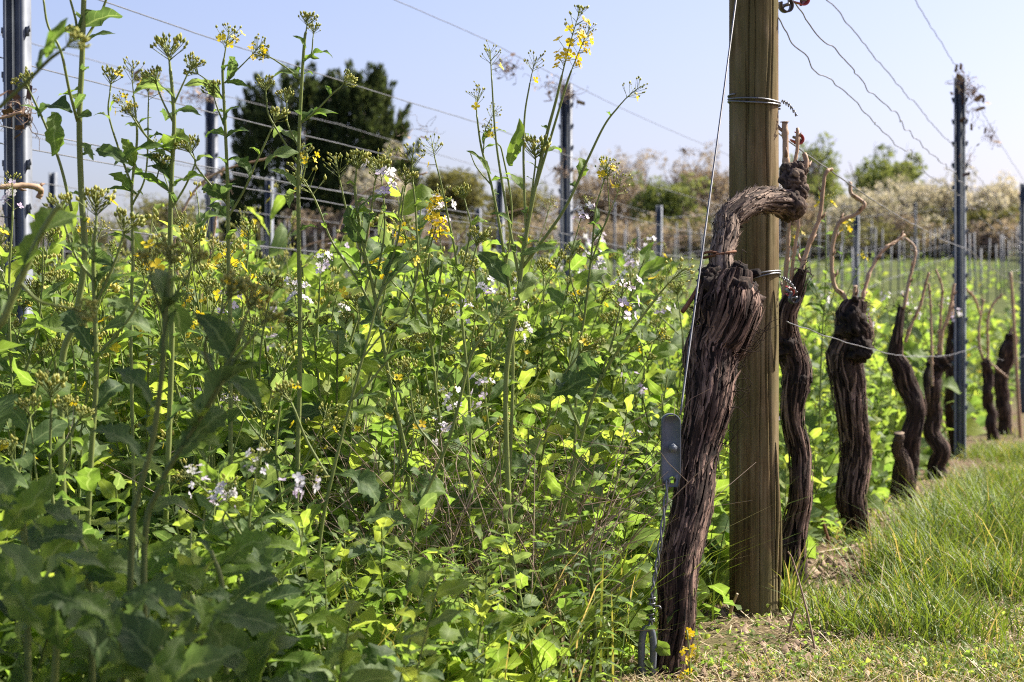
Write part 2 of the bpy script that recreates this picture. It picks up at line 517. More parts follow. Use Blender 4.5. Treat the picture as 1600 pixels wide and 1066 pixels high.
def shrub(px, top, wpx, Z, leaf, label, seed, n=2600, size=0.16, twiggy=0.5, lowz=None, name='hedgerow_shrub', cat='shrub', bushes=9):
    rng = np.random.default_rng(seed)
    p = at(px, 0, Z); gz = float(terrain(0, Z))
    H = CAM_H + (533 - top) / FPX * Z - gz
    Wd = wpx / FPX * Z / 2
    root = thing(name, (p[0], Z, gz), label, cat, 'shrubs and trees along the field edge')
    g = Geo()
    tips = []
    for q in range(3):
        b = np.array([rng.normal()*Wd*0.3, rng.normal()*Wd*0.25, 0])
        tips += limbs(g, b, H*0.92, Wd*0.75, 5 + int(6*twiggy), rng, 0.045 + 0.02*H/4)
    g.build('trunk', M['treebark'], root)
    c = Geo()
    cs, rs = [], []
    for q in range(bushes):
        hh = rng.uniform(0.2, 0.78) * H
        rr = min(Wd, H) * rng.uniform(0.28, 0.5)
        ang = rng.uniform(0, 2*math.pi); ra = Wd * rng.uniform(0, 0.75) * (1.0 - 0.45*(hh/H))
        cs.append((math.cos(ang)*ra, math.sin(ang)*ra*0.6, hh)); rs.append((rr, rr, min(rr*0.9, (H-hh)*0.95)))
    for tp in tips[::3]:
        cs.append(tuple(tp)); rs.append((0.28*Wd*0.5+0.12,)*3)
    tuft_cloud(c, cs, rs, n, size, rng, 0.0, 1.0, 0)
    c.build('crown', leaf, root)
    return root

def conifer(px, top, wpx, Z, label, seed, tops):
    rng = np.random.default_rng(seed)
    p = at(px, 0, Z); gz = float(terrain(0, Z))
    H = CAM_H + (533 - top) / FPX * Z - gz
    Wd = wpx / FPX * Z / 2
    root = thing('evergreen_tree', (p[0], Z, gz), label, 'tree', 'shrubs and trees along the field edge')
    g = Geo()
    g.tube(catmull([(0, 0, -0.1), (0.05, 0, H*0.5), (0, 0, H*0.9)], 8), np.linspace(0.2, 0.04, 8), 8)
    for q in range(26):
        a = rng.uniform(0, 2*math.pi); h = rng.uniform(0.08, 0.8)*H
        L = Wd*(1 - 0.5*h/H)*rng.uniform(0.6, 1.0)
        g.tube(catmull([(0, 0, h), (math.cos(a)*L*0.5, math.sin(a)*L*0.5, h+0.1*L), (math.cos(a)*L, math.sin(a)*L, h+0.55*L)], 5), np.linspace(0.05, 0.01, 5), 4, cap=False)
    g.build('trunk', M['treebark'], root)
    # upswept plumes, each a pointed bundle of short sprays
    c = Geo()
    PL = []
    for (tx, th, tw) in tops:
        PL.append((tx*Wd, 0.0, th*H, tw*Wd))
    for q in range(380):
        a = rng.uniform(0, 2*math.pi); hh = rng.uniform(0.02, 0.90)
        prof = math.sqrt(max(0.0, 1.0 - (hh/0.98)**2.4)) * (0.86 + 0.14*min(1, hh*4))
        ra = Wd * max(0.1, prof) * rng.uniform(0.70, 0.98)
        PL.append((math.cos(a)*ra, math.sin(a)*ra*0.85, min(H*0.97, hh*H + rng.uniform(0.0, 0.5)), rng.uniform(0.06, 0.13)*Wd))
    for (x, y, h, w) in PL:
        n = 90
        ln = rng.uniform(0.6, 1.4)
        t = rng.random(n) ** 1.3
        zz = h - t*ln
        rr = w * (0.15 + 0.85*t) * np.sqrt(rng.random(n))
        aa = rng.uniform(0, 2*math.pi, n)
        lean = np.array([x, y])/(math.hypot(x, y)+1e-6) * 0.35
        P = np.stack([x + np.cos(aa)*rr - lean[0]*t*ln, y + np.sin(aa)*rr - lean[1]*t*ln, zz], 1)
        d = np.stack([np.cos(aa)*0.35 + lean[0] + rng.normal(size=n)*0.15, np.sin(aa)*0.35 + lean[1] + rng.normal(size=n)*0.15, np.full(n, 1.0)], 1)
        d /= np.linalg.norm(d, axis=1)[:, None]
        s = rng.uniform(0.08, 0.22, n)
        b = np.cross(d, rng.normal(size=(n, 3))); b /= np.linalg.norm(b, axis=1)[:, None]
        V = np.stack([P, P + d*(s*0.45)[:, None] + b*(s*0.22)[:, None], P + d*s[:, None], P + d*(s*0.45)[:, None] - b*(s*0.22)[:, None]], 1).reshape(-1, 3)
        k = np.arange(n)*4
        c.add(V, np.vstack([np.stack([k, k+1, k+2], 1), np.stack([k, k+2, k+3], 1)]), None, np.repeat(np.clip(rng.normal(0.45, 0.2, n), 0, 1), 4), 0)
    c.build('crown', M['lf_conifer'], root)

conifer(452, 98, 235, 55, 'dark evergreen tree with broad rounded top, left of the pair behind the field', 3, [(-0.05, 0.98, .3), (0.3, 0.98, .2), (-0.4, 0.93, .25), (-0.65, 0.8, .2), (0.55, .95, .15)])
conifer(562, 100, 205, 54.2, 'dark evergreen tree with pointed spires, right of the pair behind the field', 4, [(-0.15, 1.0, .2), (0.15, 0.99, .17), (0.38, 0.95, .16), (-0.45, 0.94, .2), (0.75, 0.78, .14), (0.9, 0.6, .15)])

SH = [
 (270, 312, 200, 66, 'lf_olive', 'low olive-brown scrub left of the dark evergreen trees', 11, 2000),
 (60, 330, 330, 92, 'lf_brown', 'low brown hedge far off behind the leftmost steel post', 12, 2600),
 (420, 335, 220, 62, 'lf_olive', 'olive undergrowth bush beneath the broad evergreen tree', 13, 2400),
 (590, 250, 135, 50, 'lf_white', 'pale blossoming bush in front of the pointed evergreen tree', 14, 3600),
 (520, 330, 120, 49, 'lf_brown', 'pale brown budding bush left of the blossoming bush below the evergreens', 15, 1800),
 (705, 258, 150, 62, 'lf_olive', 'rounded olive-green shrub right of the evergreen trees', 16, 3600),
 (800, 282, 170, 66, 'lf_olive', 'low olive-green shrub behind the steel post with the yellow blossoms', 17, 2800),
 (935, 238, 190, 64, 'lf_brown', 'pinkish brown twiggy shrub between the yellow flower spike and the wooden post', 18, 5200),
 (1035, 268, 120, 60, 'lf_fresh', 'small fresh green bush amid the brown twiggy shrubs', 19, 2400),
 (1105, 245, 150, 62, 'lf_brown', 'brown twiggy shrub just left of the wooden post', 20, 4200),
 (1275, 208, 120, 66, 'lf_fresh', 'tall airy yellow-green tree just right of the wooden post', 21, 2400),
 (1230, 290, 170, 58, 'lf_brown', 'brown twiggy shrub directly behind the wooden post', 22, 3600),
 (1378, 230, 150, 62, 'lf_fresh', 'rounded fresh green tree between wooden post and steel post', 23, 4600),
 (1330, 300, 200, 57, 'lf_white', 'greyish blossoming bush below the rounded fresh green tree', 24, 3800),
 (1450, 285, 170, 59, 'lf_white', 'cream blossoming bush left of the steel post in the nearest row', 25, 4200),
 (1560, 268, 170, 60, 'lf_white', 'white blossoming shrub at the right end of the hedge', 26, 4600),
 (1530, 330, 150, 57, 'lf_olive', 'dark olive bush below the white blossoming shrub at right', 27, 2600),
 (1655, 285, 160, 60, 'lf_white', 'white blossoming shrub cut by the right edge', 28, 2600),
]
for (px, top, w, Z, lf, lab, sd, n) in SH:
    shrub(px, top, w*1.12, Z, M[lf], lab, sd, int(n*2.2), size=0.15 if lf in ('lf_olive', 'lf_fresh') else 0.11, twiggy=1.2 if lf == 'lf_brown' else 0.5)
LOWH = [(-60, 'lf_brown'), (140, 'lf_olive'), (330, 'lf_olive'), (640, 'lf_brown'), (760, 'lf_olive'), (880, 'lf_brown'), (1000, 'lf_brown'), (1090, 'lf_olive'), (1200, 'lf_brown'), (1310, 'lf_olive'), (1400, 'lf_brown'), (1490, 'lf_olive'), (1600, 'lf_brown')]
LOWLAB = ['cut by the left edge', 'just right of the left steel post', 'left of the broad evergreen tree', 'right below the pointed evergreen tree', 'left of the steel post with the yellow spike', 'right behind the yellow flower spike', 'below the pinkish brown shrub', 'left of the guy wire', 'hidden behind the wooden post', 'below the rounded fresh green tree', 'left of the thin far post at right', 'behind the steel post with tendrils', 'at the right edge']
for i, (px, lf) in enumerate(LOWH):
    shrub(px, 345 + (i*7) % 16, 215, 56.0 + (i % 3), M[lf], 'low scrubby hedge bush ' + LOWLAB[i], 60+i, 3200, size=0.12, twiggy=0.9, name='hedge_bush')

# small tree added out of view at right to shade the lower left corner
def added_shade_tree():
    rg = np.random.default_rng(91)
    c = np.array([-0.44, 1.80, 0.18]) + 4.1*np.array(SUN_DIR)
    root = thing('unseen_shade_tree', (c[0], c[1], 0), 'unseen small tree added right of the frame to shade the lower left corner', 'tree')
    g = Geo()
    g.tube(catmull([(0, 0, -0.1), (0.04, 0, 1.0), (0, 0, c[2]-0.4)], 10), np.linspace(0.055, 0.03, 10), 9)
    limbs(g, np.array([0, 0, c[2]-0.7]), 1.2, 0.6, 9, rg, 0.022)
    g.build('trunk', M['treebark'], root)
    k = Geo(); cs, rs = [], []
    for q in range(22):
        d = rg.normal(size=3); d /= np.linalg.norm(d); d *= rg.uniform(0.1, 0.40)
        cs.append((d[0], d[1], c[2]+d[2])); r = rg.uniform(0.16, 0.27); rs.append((r, r, r))
    tuft_cloud(k, cs, rs, 2600, 0.085, rg, 0, 1, 0)
    k.build('crown', M['lf_fresh'], root)
added_shade_tree()

# small house far behind, only its red roof shows beside the right-hand shrub
def far_house():
    Z = 150.0; p = at(1588, 0, Z); gz = float(terrain(0, Z))
    root = thing('house', (p[0], Z, gz), 'small far-off house with a red tiled roof behind the white shrubs', 'house')
    top = CAM_H + (533-300)/FPX*Z - gz
    eave = top - 0.9
    g = Geo(); g.box((0, 0, eave/2), (2.6, 2.0, eave/2)); g.build('wall', plain_material('house_plaster', [(0.3, (0.45, 0.40, 0.34)), (0.7, (0.55, 0.5, 0.44))], nscale=2), root, smooth=False)
    V = [(-2.9, -2.3, eave), (2.9, -2.3, eave), (2.9, 2.3, eave), (-2.9, 2.3, eave), (-2.9, 0, top), (2.9, 0, top)]
    F = [(0,1,5),(0,5,4),(2,3,4),(2,4,5),(0,4,3),(1,2,5),(0,3,2),(0,2,1)]
    r = Geo(); r.add(V, F); r.build('roof', plain_material('roof_tiles', [(0.3, (0.26, 0.09, 0.055)), (0.7, (0.40, 0.16, 0.10))], nscale=9), root, smooth=False)
far_house()

# ------------------------------------------------------------------ posts
def steel_post_mesh(h, w=0.052, d=0.036):
    """rolled open profile with a flat web, two flanges and returned lips"""
    t = 0.0028
    prof = [(-w/2, -d/2), (-w/2, d/2), (-w*0.16, d/2), (-w*0.10, d*0.2), (w*0.10, d*0.2), (w*0.16, d/2), (w/2, d/2), (w/2, -d/2),
            (w/2-0.008, -d/2), (w/2-0.008, -d/2+t), (w/2-t, -d/2+t), (w/2-t, d/2-t), (w*0.16+t, d/2-t), (w*0.10+t, d*0.2-t), (-w*0.10-t, d*0.2-t), (-w*0.16-t, d/2-t), (-w/2+t, d/2-t), (-w/2+t, -d/2+t), (-w/2+0.008, -d/2+t), (-w/2+0.008, -d/2)]
    n = len(prof)
    V = [(x, y, z) for z in (-0.25, h) for (x, y) in prof]
    F = []
    for i in range(n):
        j = (i+1) % n
        F += [(i, j, n+j), (i, n+j, n+i)]
    import mathutils
    tris = mathutils.geometry.tessellate_polygon([[Vector((x, y, 0)) for (x, y) in prof]])
    for a, b, c in tris:
        F.append((n+a, n+b, n+c))
    g = Geo(); g.add(V, F)
    return g

def hook_mesh():
    g = Geo()
    g.box((0.004, 0, 0), (0.0045, 0.0022, 0.011))
    g.box((0.0095, 0, 0.006), (0.002, 0.0021, 0.007))
    return g.mesh('hook', [M['galv']], smooth=False)
HOOK = hook_mesh()
_post_cache = {}
def steel_post(x, y, h, label, rz=-ROW_A, hooks=True, lean=(0, 0), group='steel trellis posts'):
    gz = float(terrain(x, y))
    root = thing('steel_post', (x, y, gz), label, 'post', group)
    root.rotation_euler = (lean[0], lean[1], rz)
    key = round(h, 2)
    if key not in _post_cache:
        _post_cache[key] = steel_post_mesh(h).mesh('profile', [M['galv']], smooth=False)
    link('profile', _post_cache[key], root)
    if hooks:
        z = 0.25
        while z < h - 0.03:
            for s in (-1, 1):
                R = rotz(0 if s > 0 else math.pi)
                link('hook', HOOK, root, mat4(R, (s*0.026, -0.006, z)))
            z += 0.102
    return root

R1, R2, R3, R4, R5 = -0.69, -2.42, -4.15, -5.85, -7.45
PH = 1.78
def rp(l, s):
    p = row(l, s); return p[0], p[1]
def obs(px, top, extra=0.0):
    """steel post whose top is read off the photo; all stand PH high on the ground"""
    Z = (PH - CAM_H) * FPX / (533 - top)
    for _ in range(6):
        Z = (PH + float(terrain(0, Z)) - CAM_H) * FPX / (533 - top)
    return at(px, 0, Z)[0], Z
x, y = obs(1500, 122); steel_post(x, y, PH, 'grey steel post with dried tendrils on top, in the row right of the wooden post')
P1500 = (x, y)
x, y = obs(1599, 287); steel_post(x, y, PH, 'grey steel post at the right edge of the picture, next along the nearest row')
P1597 = (x, y)
x, y = at(33, 0, 4.27)[:2]; steel_post(x, y, PH + 0.1, 'tall near steel post with hooks at the left edge, reaching out of the top', rz=-0.30, lean=(0, -0.008))
PL1 = (x, y)
x, y = obs(885, 131); steel_post(x, y, PH, 'grey steel post standing behind the tall yellow flower spike')
P885 = (x, y)
x, y = obs(331, 146); steel_post(x, y, PH, 'grey steel post just left of the broad dark evergreen tree')
P330 = (x, y)
for (px, top, lab) in [(421, 277, 'small far steel post in front of the foot of the evergreen trees'), (747, 325, 'short far steel post left of the cluster of bud-topped stems, mid field'), (782, 278, 'blurred steel post left of the post behind the yellow flower spike'),
                       (1030, 321, 'far steel post in front of the brown shrubs left of the wooden post'), (1338, 336, 'far steel post between the second and third canes right of the wooden post'), (1430, 352, 'farther thin steel post left of the post with tendrils'),
                       (83, 270, 'dark far post just right of the near left steel post'), (655, 352, 'distant steel post behind the yellow flowers in mid field'), (960, 352, 'distant steel post between yellow spike and wooden post')]:
    x, y = obs(px, top)
    steel_post(x, y, PH, lab, hooks=False)

# far vineyard block: one thin stake per vine
stake_g = Geo()
stake_g.tube([(0, 0, -0.2), (0, 0, 1.22)], 0.012, 6)
STAKE = stake_g.mesh('vine_stake', [plain_material('zinc_stake', [(0.3, (0.12, 0.125, 0.13)), (0.7, (0.22, 0.22, 0.22))], rough=0.6, metal=0.1, nscale=3)])
rng = np.random.default_rng(5)
cnt = 0
for k in range(0, 40):
    l = -8.5 - 1.9*k + 14.0
    for s in np.arange(26, 50, 1.25):
        p = row(l, s + rng.normal()*0.05)
        if abs(p[0]/p[1]) > 0.285 or p[1] < 27 or p[1] > 47 or rng.random() < 0.12: continue
        o = link('vine_stake', STAKE)
        o.location = (p[0], p[1], float(terrain(p[0], p[1])))
        o.scale = (1 + rng.random()*0.5, 1, rng.uniform(0.85, 1.15))
        o.rotation_euler = (rng.normal()*0.02, rng.normal()*0.02, 0)
        tag(o, 'thin zinc vine stake standing in the distant vineyard block below the hedgerow', 'stake', 'stakes of the distant vineyard block')
        cnt += 1
print('stakes', cnt)
# horizontal wires of that block
for k, (Z, hh) in enumerate([(29, 0.75), (33, 1.0), (37, 0.8), (42, 1.05)]):
    g = Geo()
    xs = np.linspace(-0.3*Z, 0.3*Z, 24)
    ys = Z + xs*0.12
    P = np.stack([xs, ys, terrain(xs, ys) + hh + 0.02*np.sin(xs*3)], 1)
    g.tube(P, 0.004, 4)
    tag(g.build('trellis_wire', M['wire']), 'taut wire across the distant vineyard block, %s from the field' % ['nearest', 'second', 'third', 'farthest'][k], 'wire', 'trellis wires')

# ------------------------------------------------------------------ wooden end post
def wooden_post():
    b = at(1178, 945, 3.70)
    root = thing('wooden_post', (b[0], b[1], 0.0), 'thick weathered round wooden end post of the vine row', 'post')
    R0 = 0.0485
    na, nz = 240, 80
    th = np.arange(na) / na * 2*math.pi
    zz = np.linspace(-0.15, 2.05, nz)
    TH, Z = np.meshgrid(th, zz)
    r = R0 * (1 + 0.03*(vnoise(np.cos(TH)*1.5+3, np.sin(TH)*1.5, Z*1.2)-0.5)) + 0.0014*(vnoise(np.cos(TH)*9, np.sin(TH)*9, Z*2.5)-0.5)
    # drying cracks that run along the grain
    rg = np.random.default_rng(2)
    for (a0, z0, z1, dep, wid) in [(-1.0, 0.02, 0.62, .008, .035), (-1.12, 0.35, 1.2, .005, .03), (-1.9, 0.9, 1.9, .007, .035), (-0.55, 0.0, 0.30, .005, .025), (-0.95, 1.0, 1.7, .006, .03), (-1.45, 0.0, 0.60, .006, .014), (-2.05, 0.5, 1.2, .006, .016), (-1.7, 0.95, 1.5, .005, .014), (-2.5, 0.0, 0.7, .006, .02), (0.4, 0.2, 1.8, .008, .05), (-1.1, 1.3, 2.1, .006, .03)]:
        c = a0 + 0.14*(vnoise(Z*6, a0*9, 1)-0.5) + 0.25*(vnoise(Z*1.6, a0*5, 2)-0.5)
        dd = (TH - c + math.pi) % (2*math.pi) - math.pi
        fade = np.clip((Z - z0)/0.12, 0, 1) * np.clip((z1 - Z)/0.12, 0, 1)
        r = r - dep * fade * np.exp(-(dd/wid)**2)
    V = np.stack([r*np.cos(TH), r*np.sin(TH), Z], -1).reshape(-1, 3)
    i, j = np.meshgrid(np.arange(nz-1), np.arange(na), indexing='ij')
    q0 = (i*na+j).ravel(); q1 = (i*na+(j+1) % na).ravel()
    F = np.vstack([np.stack([q0, q1, q1+na], 1), np.stack([q0, q1+na, q0+na], 1)])
    V = np.vstack([V, [0, 0, 2.06]])
    j = np.arange(na); top = (nz-1)*na
    F = np.vstack([F, np.stack([top+j, top+(j+1) % na, np.full(na, len(V)-1)], 1)])
    g = Geo(); g.add(V, F)
    g.build('shaft', M['post'], root)
    # splintered sliver standing off the right flank
    for (a0, z0, z1, w) in [(-0.62, 0.10, 0.36, 0.006), (-0.30, 0.03, 0.28, 0.005), (-0.75, 0.5, 0.66, 0.004)]:
        zs = np.linspace(z0, z1, 12)
        off = 0.049 + 0.004*np.sin(np.linspace(0, 3.1, 12))
        P = np.stack([off*math.cos(a0), off*math.sin(a0), zs], 1) if False else np.stack([off*np.cos(a0+0*zs), off*np.sin(a0+0*zs), zs], 1)
        s = Geo(); s.tube(P, w*np.sin(np.linspace(0.3, 2.9, 12))*0.6 + 0.0006, 4)
        s.build('splinter', M['post'], root)
    # wire windings round the post
    def winding(py, turns, tilt, seed):
        z0 = CAM_H - (py-533)/FPX*3.70
        rr = np.random.default_rng(seed)
        a = np.linspace(0, turns*2*math.pi, int(40*turns))
        z = z0 + (a/(2*math.pi) - turns/2)*0.0065 + tilt*np.cos(a+0.4) + 0.0012*np.sin(a*2.3+seed)
        rad = 0.0515 + 0.0008*np.sin(a*3+seed)
        P = np.stack([rad*np.cos(a), rad*np.sin(a), z], 1)
        w = Geo(); w.tube(P, 0.0019, 6)
        # twisted end
        e = P[-1]
        tw = np.linspace(0, 1, 30)
        Q = np.stack([0.055 + 0.03*tw, -0.006 + 0.004*np.cos(tw*40), z0 - 0.03*tw**2 + 0.004*np.sin(tw*40)], 1)
        w.tube(Q, 0.0014, 5)
        w.build('wire_winding', M['wire'], root)
    winding(160, 2.6, -0.006, 1)
    winding(436, 2.4, 0.012, 2)
    return root
wooden_post()

# ------------------------------------------------------------------ trellis wires of the rows
def trellis_wire(l, s0, s1, h, label, sag=0.02, kink=0.0, seed=0, r=0.0017, posts=5.2, lateral=0.0, mat='wire', dz1=0.0):
    rg = np.random.default_rng(seed)
    n = int((s1 - s0) * 30)
    s = np.linspace(s0, s1, n)
    ph = ((s - s0) % posts) / posts
    z = h - sag*4*ph*(1-ph) + dz1*(s-s0)/(s1-s0)
    ll = l + lateral + 0*s
    if kink:
        z = z + kink*0.5*(vnoise(s*2.0, seed*7.3, 0)-0.5) + kink*0.5*(vnoise(s*9, seed*3.1, 3)-0.5)
        ll = ll + kink*0.5*(vnoise(s*8, seed*5.7, 9)-0.5)
    P = np.stack([ll*CA + s*SA, -ll*SA + s*CA, z], 1)
    P[:, 2] += terrain(P[:, 0], P[:, 1])
    P[:, 2] = np.maximum(P[:, 2], 0.2)
    g = Geo(); g.tube(P, r, 5)
    return tag(g.build('trellis_wire', M[mat]), label, 'wire', 'trellis wires')
S_W = 3.67
# nearest row (right of the wooden post)
trellis_wire(R1, 3.72, 24, 1.775, 'top wire of the nearest row, passing over the steel post with tendrils', sag=0.015, kink=0.012, seed=1, lateral=0.012)
trellis_wire(R1, 3.72, 24, 1.45, 'second highest wire of the nearest row above the crinkled pair', sag=0.02, kink=0.02, seed=2, lateral=-0.02)
trellis_wire(R1, 3.72, 24, 1.23, 'left of two crinkled loose wires running off the wooden post', sag=0.03, kink=0.045, seed=3, lateral=0.008, r=0.0016)
trellis_wire(R1, 3.74, 24, 1.245, 'right of two crinkled loose wires running off the wooden post', sag=0.02, kink=0.045, seed=8, lateral=0.062, r=0.0016)
trellis_wire(R1, 3.74, 24, 0.985, 'fruiting wire of the nearest row, tied to the canes at head height', sag=0.03, kink=0.008, seed=5, lateral=0.03)
trellis_wire(R1, 3.74, 24, 0.60, 'lowest wire of the nearest row, stretched across the old trunks', sag=0.06, kink=0.012, seed=6, lateral=0.055, dz1=-0.25, r=0.0012)
for i, (h, kk) in enumerate([(1.775, .004), (1.42, .004), (1.23, .004), (1.06, .005), (1.03, .008), (0.86, .005), (0.62, .005)]):
    trellis_wire(R2, 2.4, 30, h, '%s wire of the second row, behind the tall flowering plants' % ['topmost', 'second', 'third', 'fourth', 'fifth', 'sixth', 'lowest'][i], sag=0.02, kink=kk, seed=20+i, posts=4.65, lateral=[0, .03, -.03, .03, -.03, 0, 0][i], r=0.0016)
for i, (h, kk) in enumerate([(1.775, .004), (1.40, .005), (1.22, .005), (1.05, .005), (0.85, .005)]):
    trellis_wire(R3, 4.5, 34, h, '%s wire of the third row, left of the evergreen trees' % ['topmost', 'second', 'third', 'fourth', 'lowest'][i], sag=0.02, kink=kk, seed=40+i, posts=5.1, r=0.0020)
for i, h in enumerate([1.1, 0.85]):
    trellis_wire(R4, 7.5, 36, h, ['upper', 'lower'][i] + ' wire of the fourth row in the blurred mid field', sag=0.02, kink=.01, seed=50+i, r=0.0026)

# dried tendrils left on wires and posts
def tendrils(pts, n, spread, label, seed, thick=0.0011, ln=0.10):
    rg = np.random.default_rng(seed)
    base = np.asarray(pts[0], float)
    P = catmull(pts, 20)
    g = Geo()
    for i in range(n):
        c = P[rg.integers(len(P))] - base
        q = [c + rg.normal(size=3)*spread*0.4]
        d = rg.normal(size=3)
        for k in range(5):
            d = d + rg.normal(size=3)*0.9; d /= np.linalg.norm(d)
            q.append(q[-1] + d*ln/5)
        g.tube(catmull(q, 10), np.linspace(thick, thick*0.5, 10), 3, rg.uniform(0.2, 0.8), 0, cap=False)
        if rg.random() < 0.5:
            k = q[-1]; s = 0.012*rg.uniform(0.5, 1.4)
            a = rg.normal(size=3)*s; b = rg.normal(size=3)*s
            g.add([k, k+a, k+a+b, k+b], [(0,1,2),(0,2,3)], None, rg.uniform(0.1, 0.7))
    o = g.build('dried_tendril', M['dry'])
    o.location = tuple(base)
    return tag(o, label, 'tendril', 'dried tendrils on the trellis')
zp = P1500[1]
tendrils([at(1497, 128, zp), at(1512, 140, zp), at(1516, 168, zp)], 60, 0.03, 'brown dried tendril tuft on top of the steel post right of the wooden post', 1, thick=0.0016)
tendrils([at(1546, 205, 11.0), at(1549, 215, 11.0)], 22, 0.02, 'small dried tendril knot on the wire right of the steel post', 2, thick=0.0017)
tendrils([at(1508, 245, zp), at(1510, 260, zp)], 14, 0.02, 'dried tendril wisp halfway up the steel post right of the wooden post', 3)
tendrils([at(782, 98, 8.1), at(805, 112, 8.2)], 34, 0.018, 'brown tendril clump on the top wire left of the yellow flower spike', 4, thick=0.0015, ln=0.08)
tendrils([at(835, 125, 8.5), at(875, 140, 8.7), at(895, 150, 8.75)], 46, 0.02, 'brown tendril clump where the top wire meets the post behind the yellow spike', 5, thick=0.0015)
tendrils([at(1066, 236, 10.9), at(1072, 240, 10.9)], 16, 0.015, 'tiny dried tendril knot on the wire above the brown shrubs', 6, thick=0.0015, ln=0.06)
tendrils([at(222, 127, 8.2), at(248, 134, 8.3)], 40, 0.02, 'brown tendril clump on the wire left of the tall budding stem', 7, thick=0.0016)
tendrils([at(290, 148, 8.8), at(330, 155, 9.0)], 40, 0.02, 'brown tendril clump where the wire reaches the post beside the evergreen tree', 8, thick=0.0016)
tendrils([at(640, 195, 6.6), at(672, 205, 6.8)], 9, 0.02, 'thin wispy tendrils hanging from the wire right of the evergreen trees', 9, thick=0.0009, ln=0.12)
tendrils([at(10, 172, 4.2), at(42, 172, 4.25), at(45, 190, 4.25)], 26, 0.015, 'dried tendrils knotted round the near left steel post', 10, thick=0.0013, ln=0.07)
tendrils([at(300, 275, 9.0), at(345, 285, 9.0)], 20, 0.02, 'dried tendrils low on the post beside the evergreen tree', 11, thick=0.0016)
tendrils([at(868, 265, 8.7), at(888, 272, 8.7)], 22, 0.018, 'dried tendrils halfway up the post behind the yellow spike', 12, thick=0.0015)
tendrils([at(612, 240, 12.0), at(628, 246, 12.2)], 14, 0.02, 'small reddish tendril knot on the wire before the pointed evergreen', 13, thick=0.0016)

# ------------------------------------------------------------------ old grapevines
def path_world(pts, base):
    P = np.array([at(a, b, d) for (a, b, d, w) in pts]) - base
    R = np.array([w/2/FPX*d for (a, b, d, w) in pts])
    return P, R

def frames(P):
    T = np.gradient(P, axis=0); T /= np.linalg.norm(T, axis=1)[:, None]
    cur = np.array([0.0, 1.0, 0.05]); N = np.zeros_like(P)
    for i in range(len(P)):
        cur = cur - np.dot(cur, T[i])*T[i]; cur /= np.linalg.norm(cur); N[i] = cur
    return T, N, np.cross(T, N)

def barked(g, P0, R0, n_al, n_ar, seed, rough=1.0, twist=2.0, mat=0, knobs=(), cap=True, flare=0.0):
    wob = np.linspace(0, 1, n_al)
    P = catmull(P0, n_al) + np.mean(R0)*0.8*np.stack([vnoise(wob*9, seed, 0)-0.5, vnoise(wob*9, seed, 5)-0.5, 0*wob], 1)*np.minimum(1, wob*6)[:, None]; R = np.interp(np.linspace(0, 1, n_al), np.linspace(0, 1, len(R0)), R0)
    T, N, B = frames(P)
    s = np.concatenate([[0], np.cumsum(np.linalg.norm(np.diff(P, axis=0), axis=1))])
    a = np.arange(n_ar+1)/n_ar*2*math.pi
    S, A = np.meshgrid(s, a, indexing='ij')
    ph = A + twist*S + 0.5*(vnoise(S*5, seed, 0.5)-0.5)
    cx, cy = np.cos(ph), np.sin(ph)
    lump = vnoise(cx*1.1+seed, cy*1.1, S*9) - 0.5
    rid = 1 - np.abs(2*vnoise(cx*3.2+seed*3, cy*3.2, S*4.0) - 1)
    rid2 = 1 - np.abs(2*vnoise(cx*8+seed*5, cy*8, S*7.0) - 1)
    fib = vnoise(cx*19+seed, cy*19, S*16)
    plate = np.floor(vnoise(cx*5+9, cy*5+seed, S*14)*5)/5
    low = vnoise(cx*0.7+seed*2, cy*0.7, S*14+seed)-0.5
    fl = vnoise(cx*26+seed, cy*26, S*34); chip = np.floor(vnoise(cx*9+3, cy*9+seed, S*26)*4)/4
    disp = 0.50*low + 0.34*lump + 0.13*(rid-0.6) + 0.20*(rid2-0.6) + 0.20*(fib-0.5) + 0.22*(plate-0.4) + 0.12*(fl-0.5) + 0.14*(chip-0.4)
    RR = 0.9*R[:, None]*(1 + rough*disp)*(1 + flare*np.exp(-(S/0.06)**2))
    V = P[:, None, :] + RR[..., None]*(N[:, None, :]*np.cos(A)[..., None] + B[:, None, :]*np.sin(A)[..., None])
    cav = np.clip(0.5 + 0.8*(0.2*(rid-0.6) + 0.4*(rid2-0.6) + 0.4*(fib-0.5) + 0.35*(plate-0.4) + 0.4*(fl-0.5) + 0.35*(chip-0.4)), 0, 1)  # hollows tinted darker, ridges paler, to imitate shade and sun
    k = n_ar+1
    uv = np.stack([(ph/(2*math.pi)*np.mean(R)*6).ravel(), (S*3).ravel()], 1)
    i, j = np.meshgrid(np.arange(n_al-1), np.arange(n_ar), indexing='ij')
    q0 = (i*k+j).ravel(); q1 = q0+1
    F = np.vstack([np.stack([q0, q1, q1+k], 1), np.stack([q0, q1+k, q0+k], 1)])
    V = V.reshape(-1, 3)
    if cap:
        V = np.vstack([V, P[-1] + T[-1]*R[-1]*0.25]); uv = np.vstack([uv, [0, 0]]); cav = np.append(cav.ravel(), 0.5)
        j = np.arange(n_ar); b0 = (n_al-1)*k
        F = np.vstack([F, np.stack([b0+j, b0+j+1, np.full(n_ar, len(V)-1)], 1)])
    g.add(V, F, uv, cav.ravel(), mat)
    return P, R, T, N, B

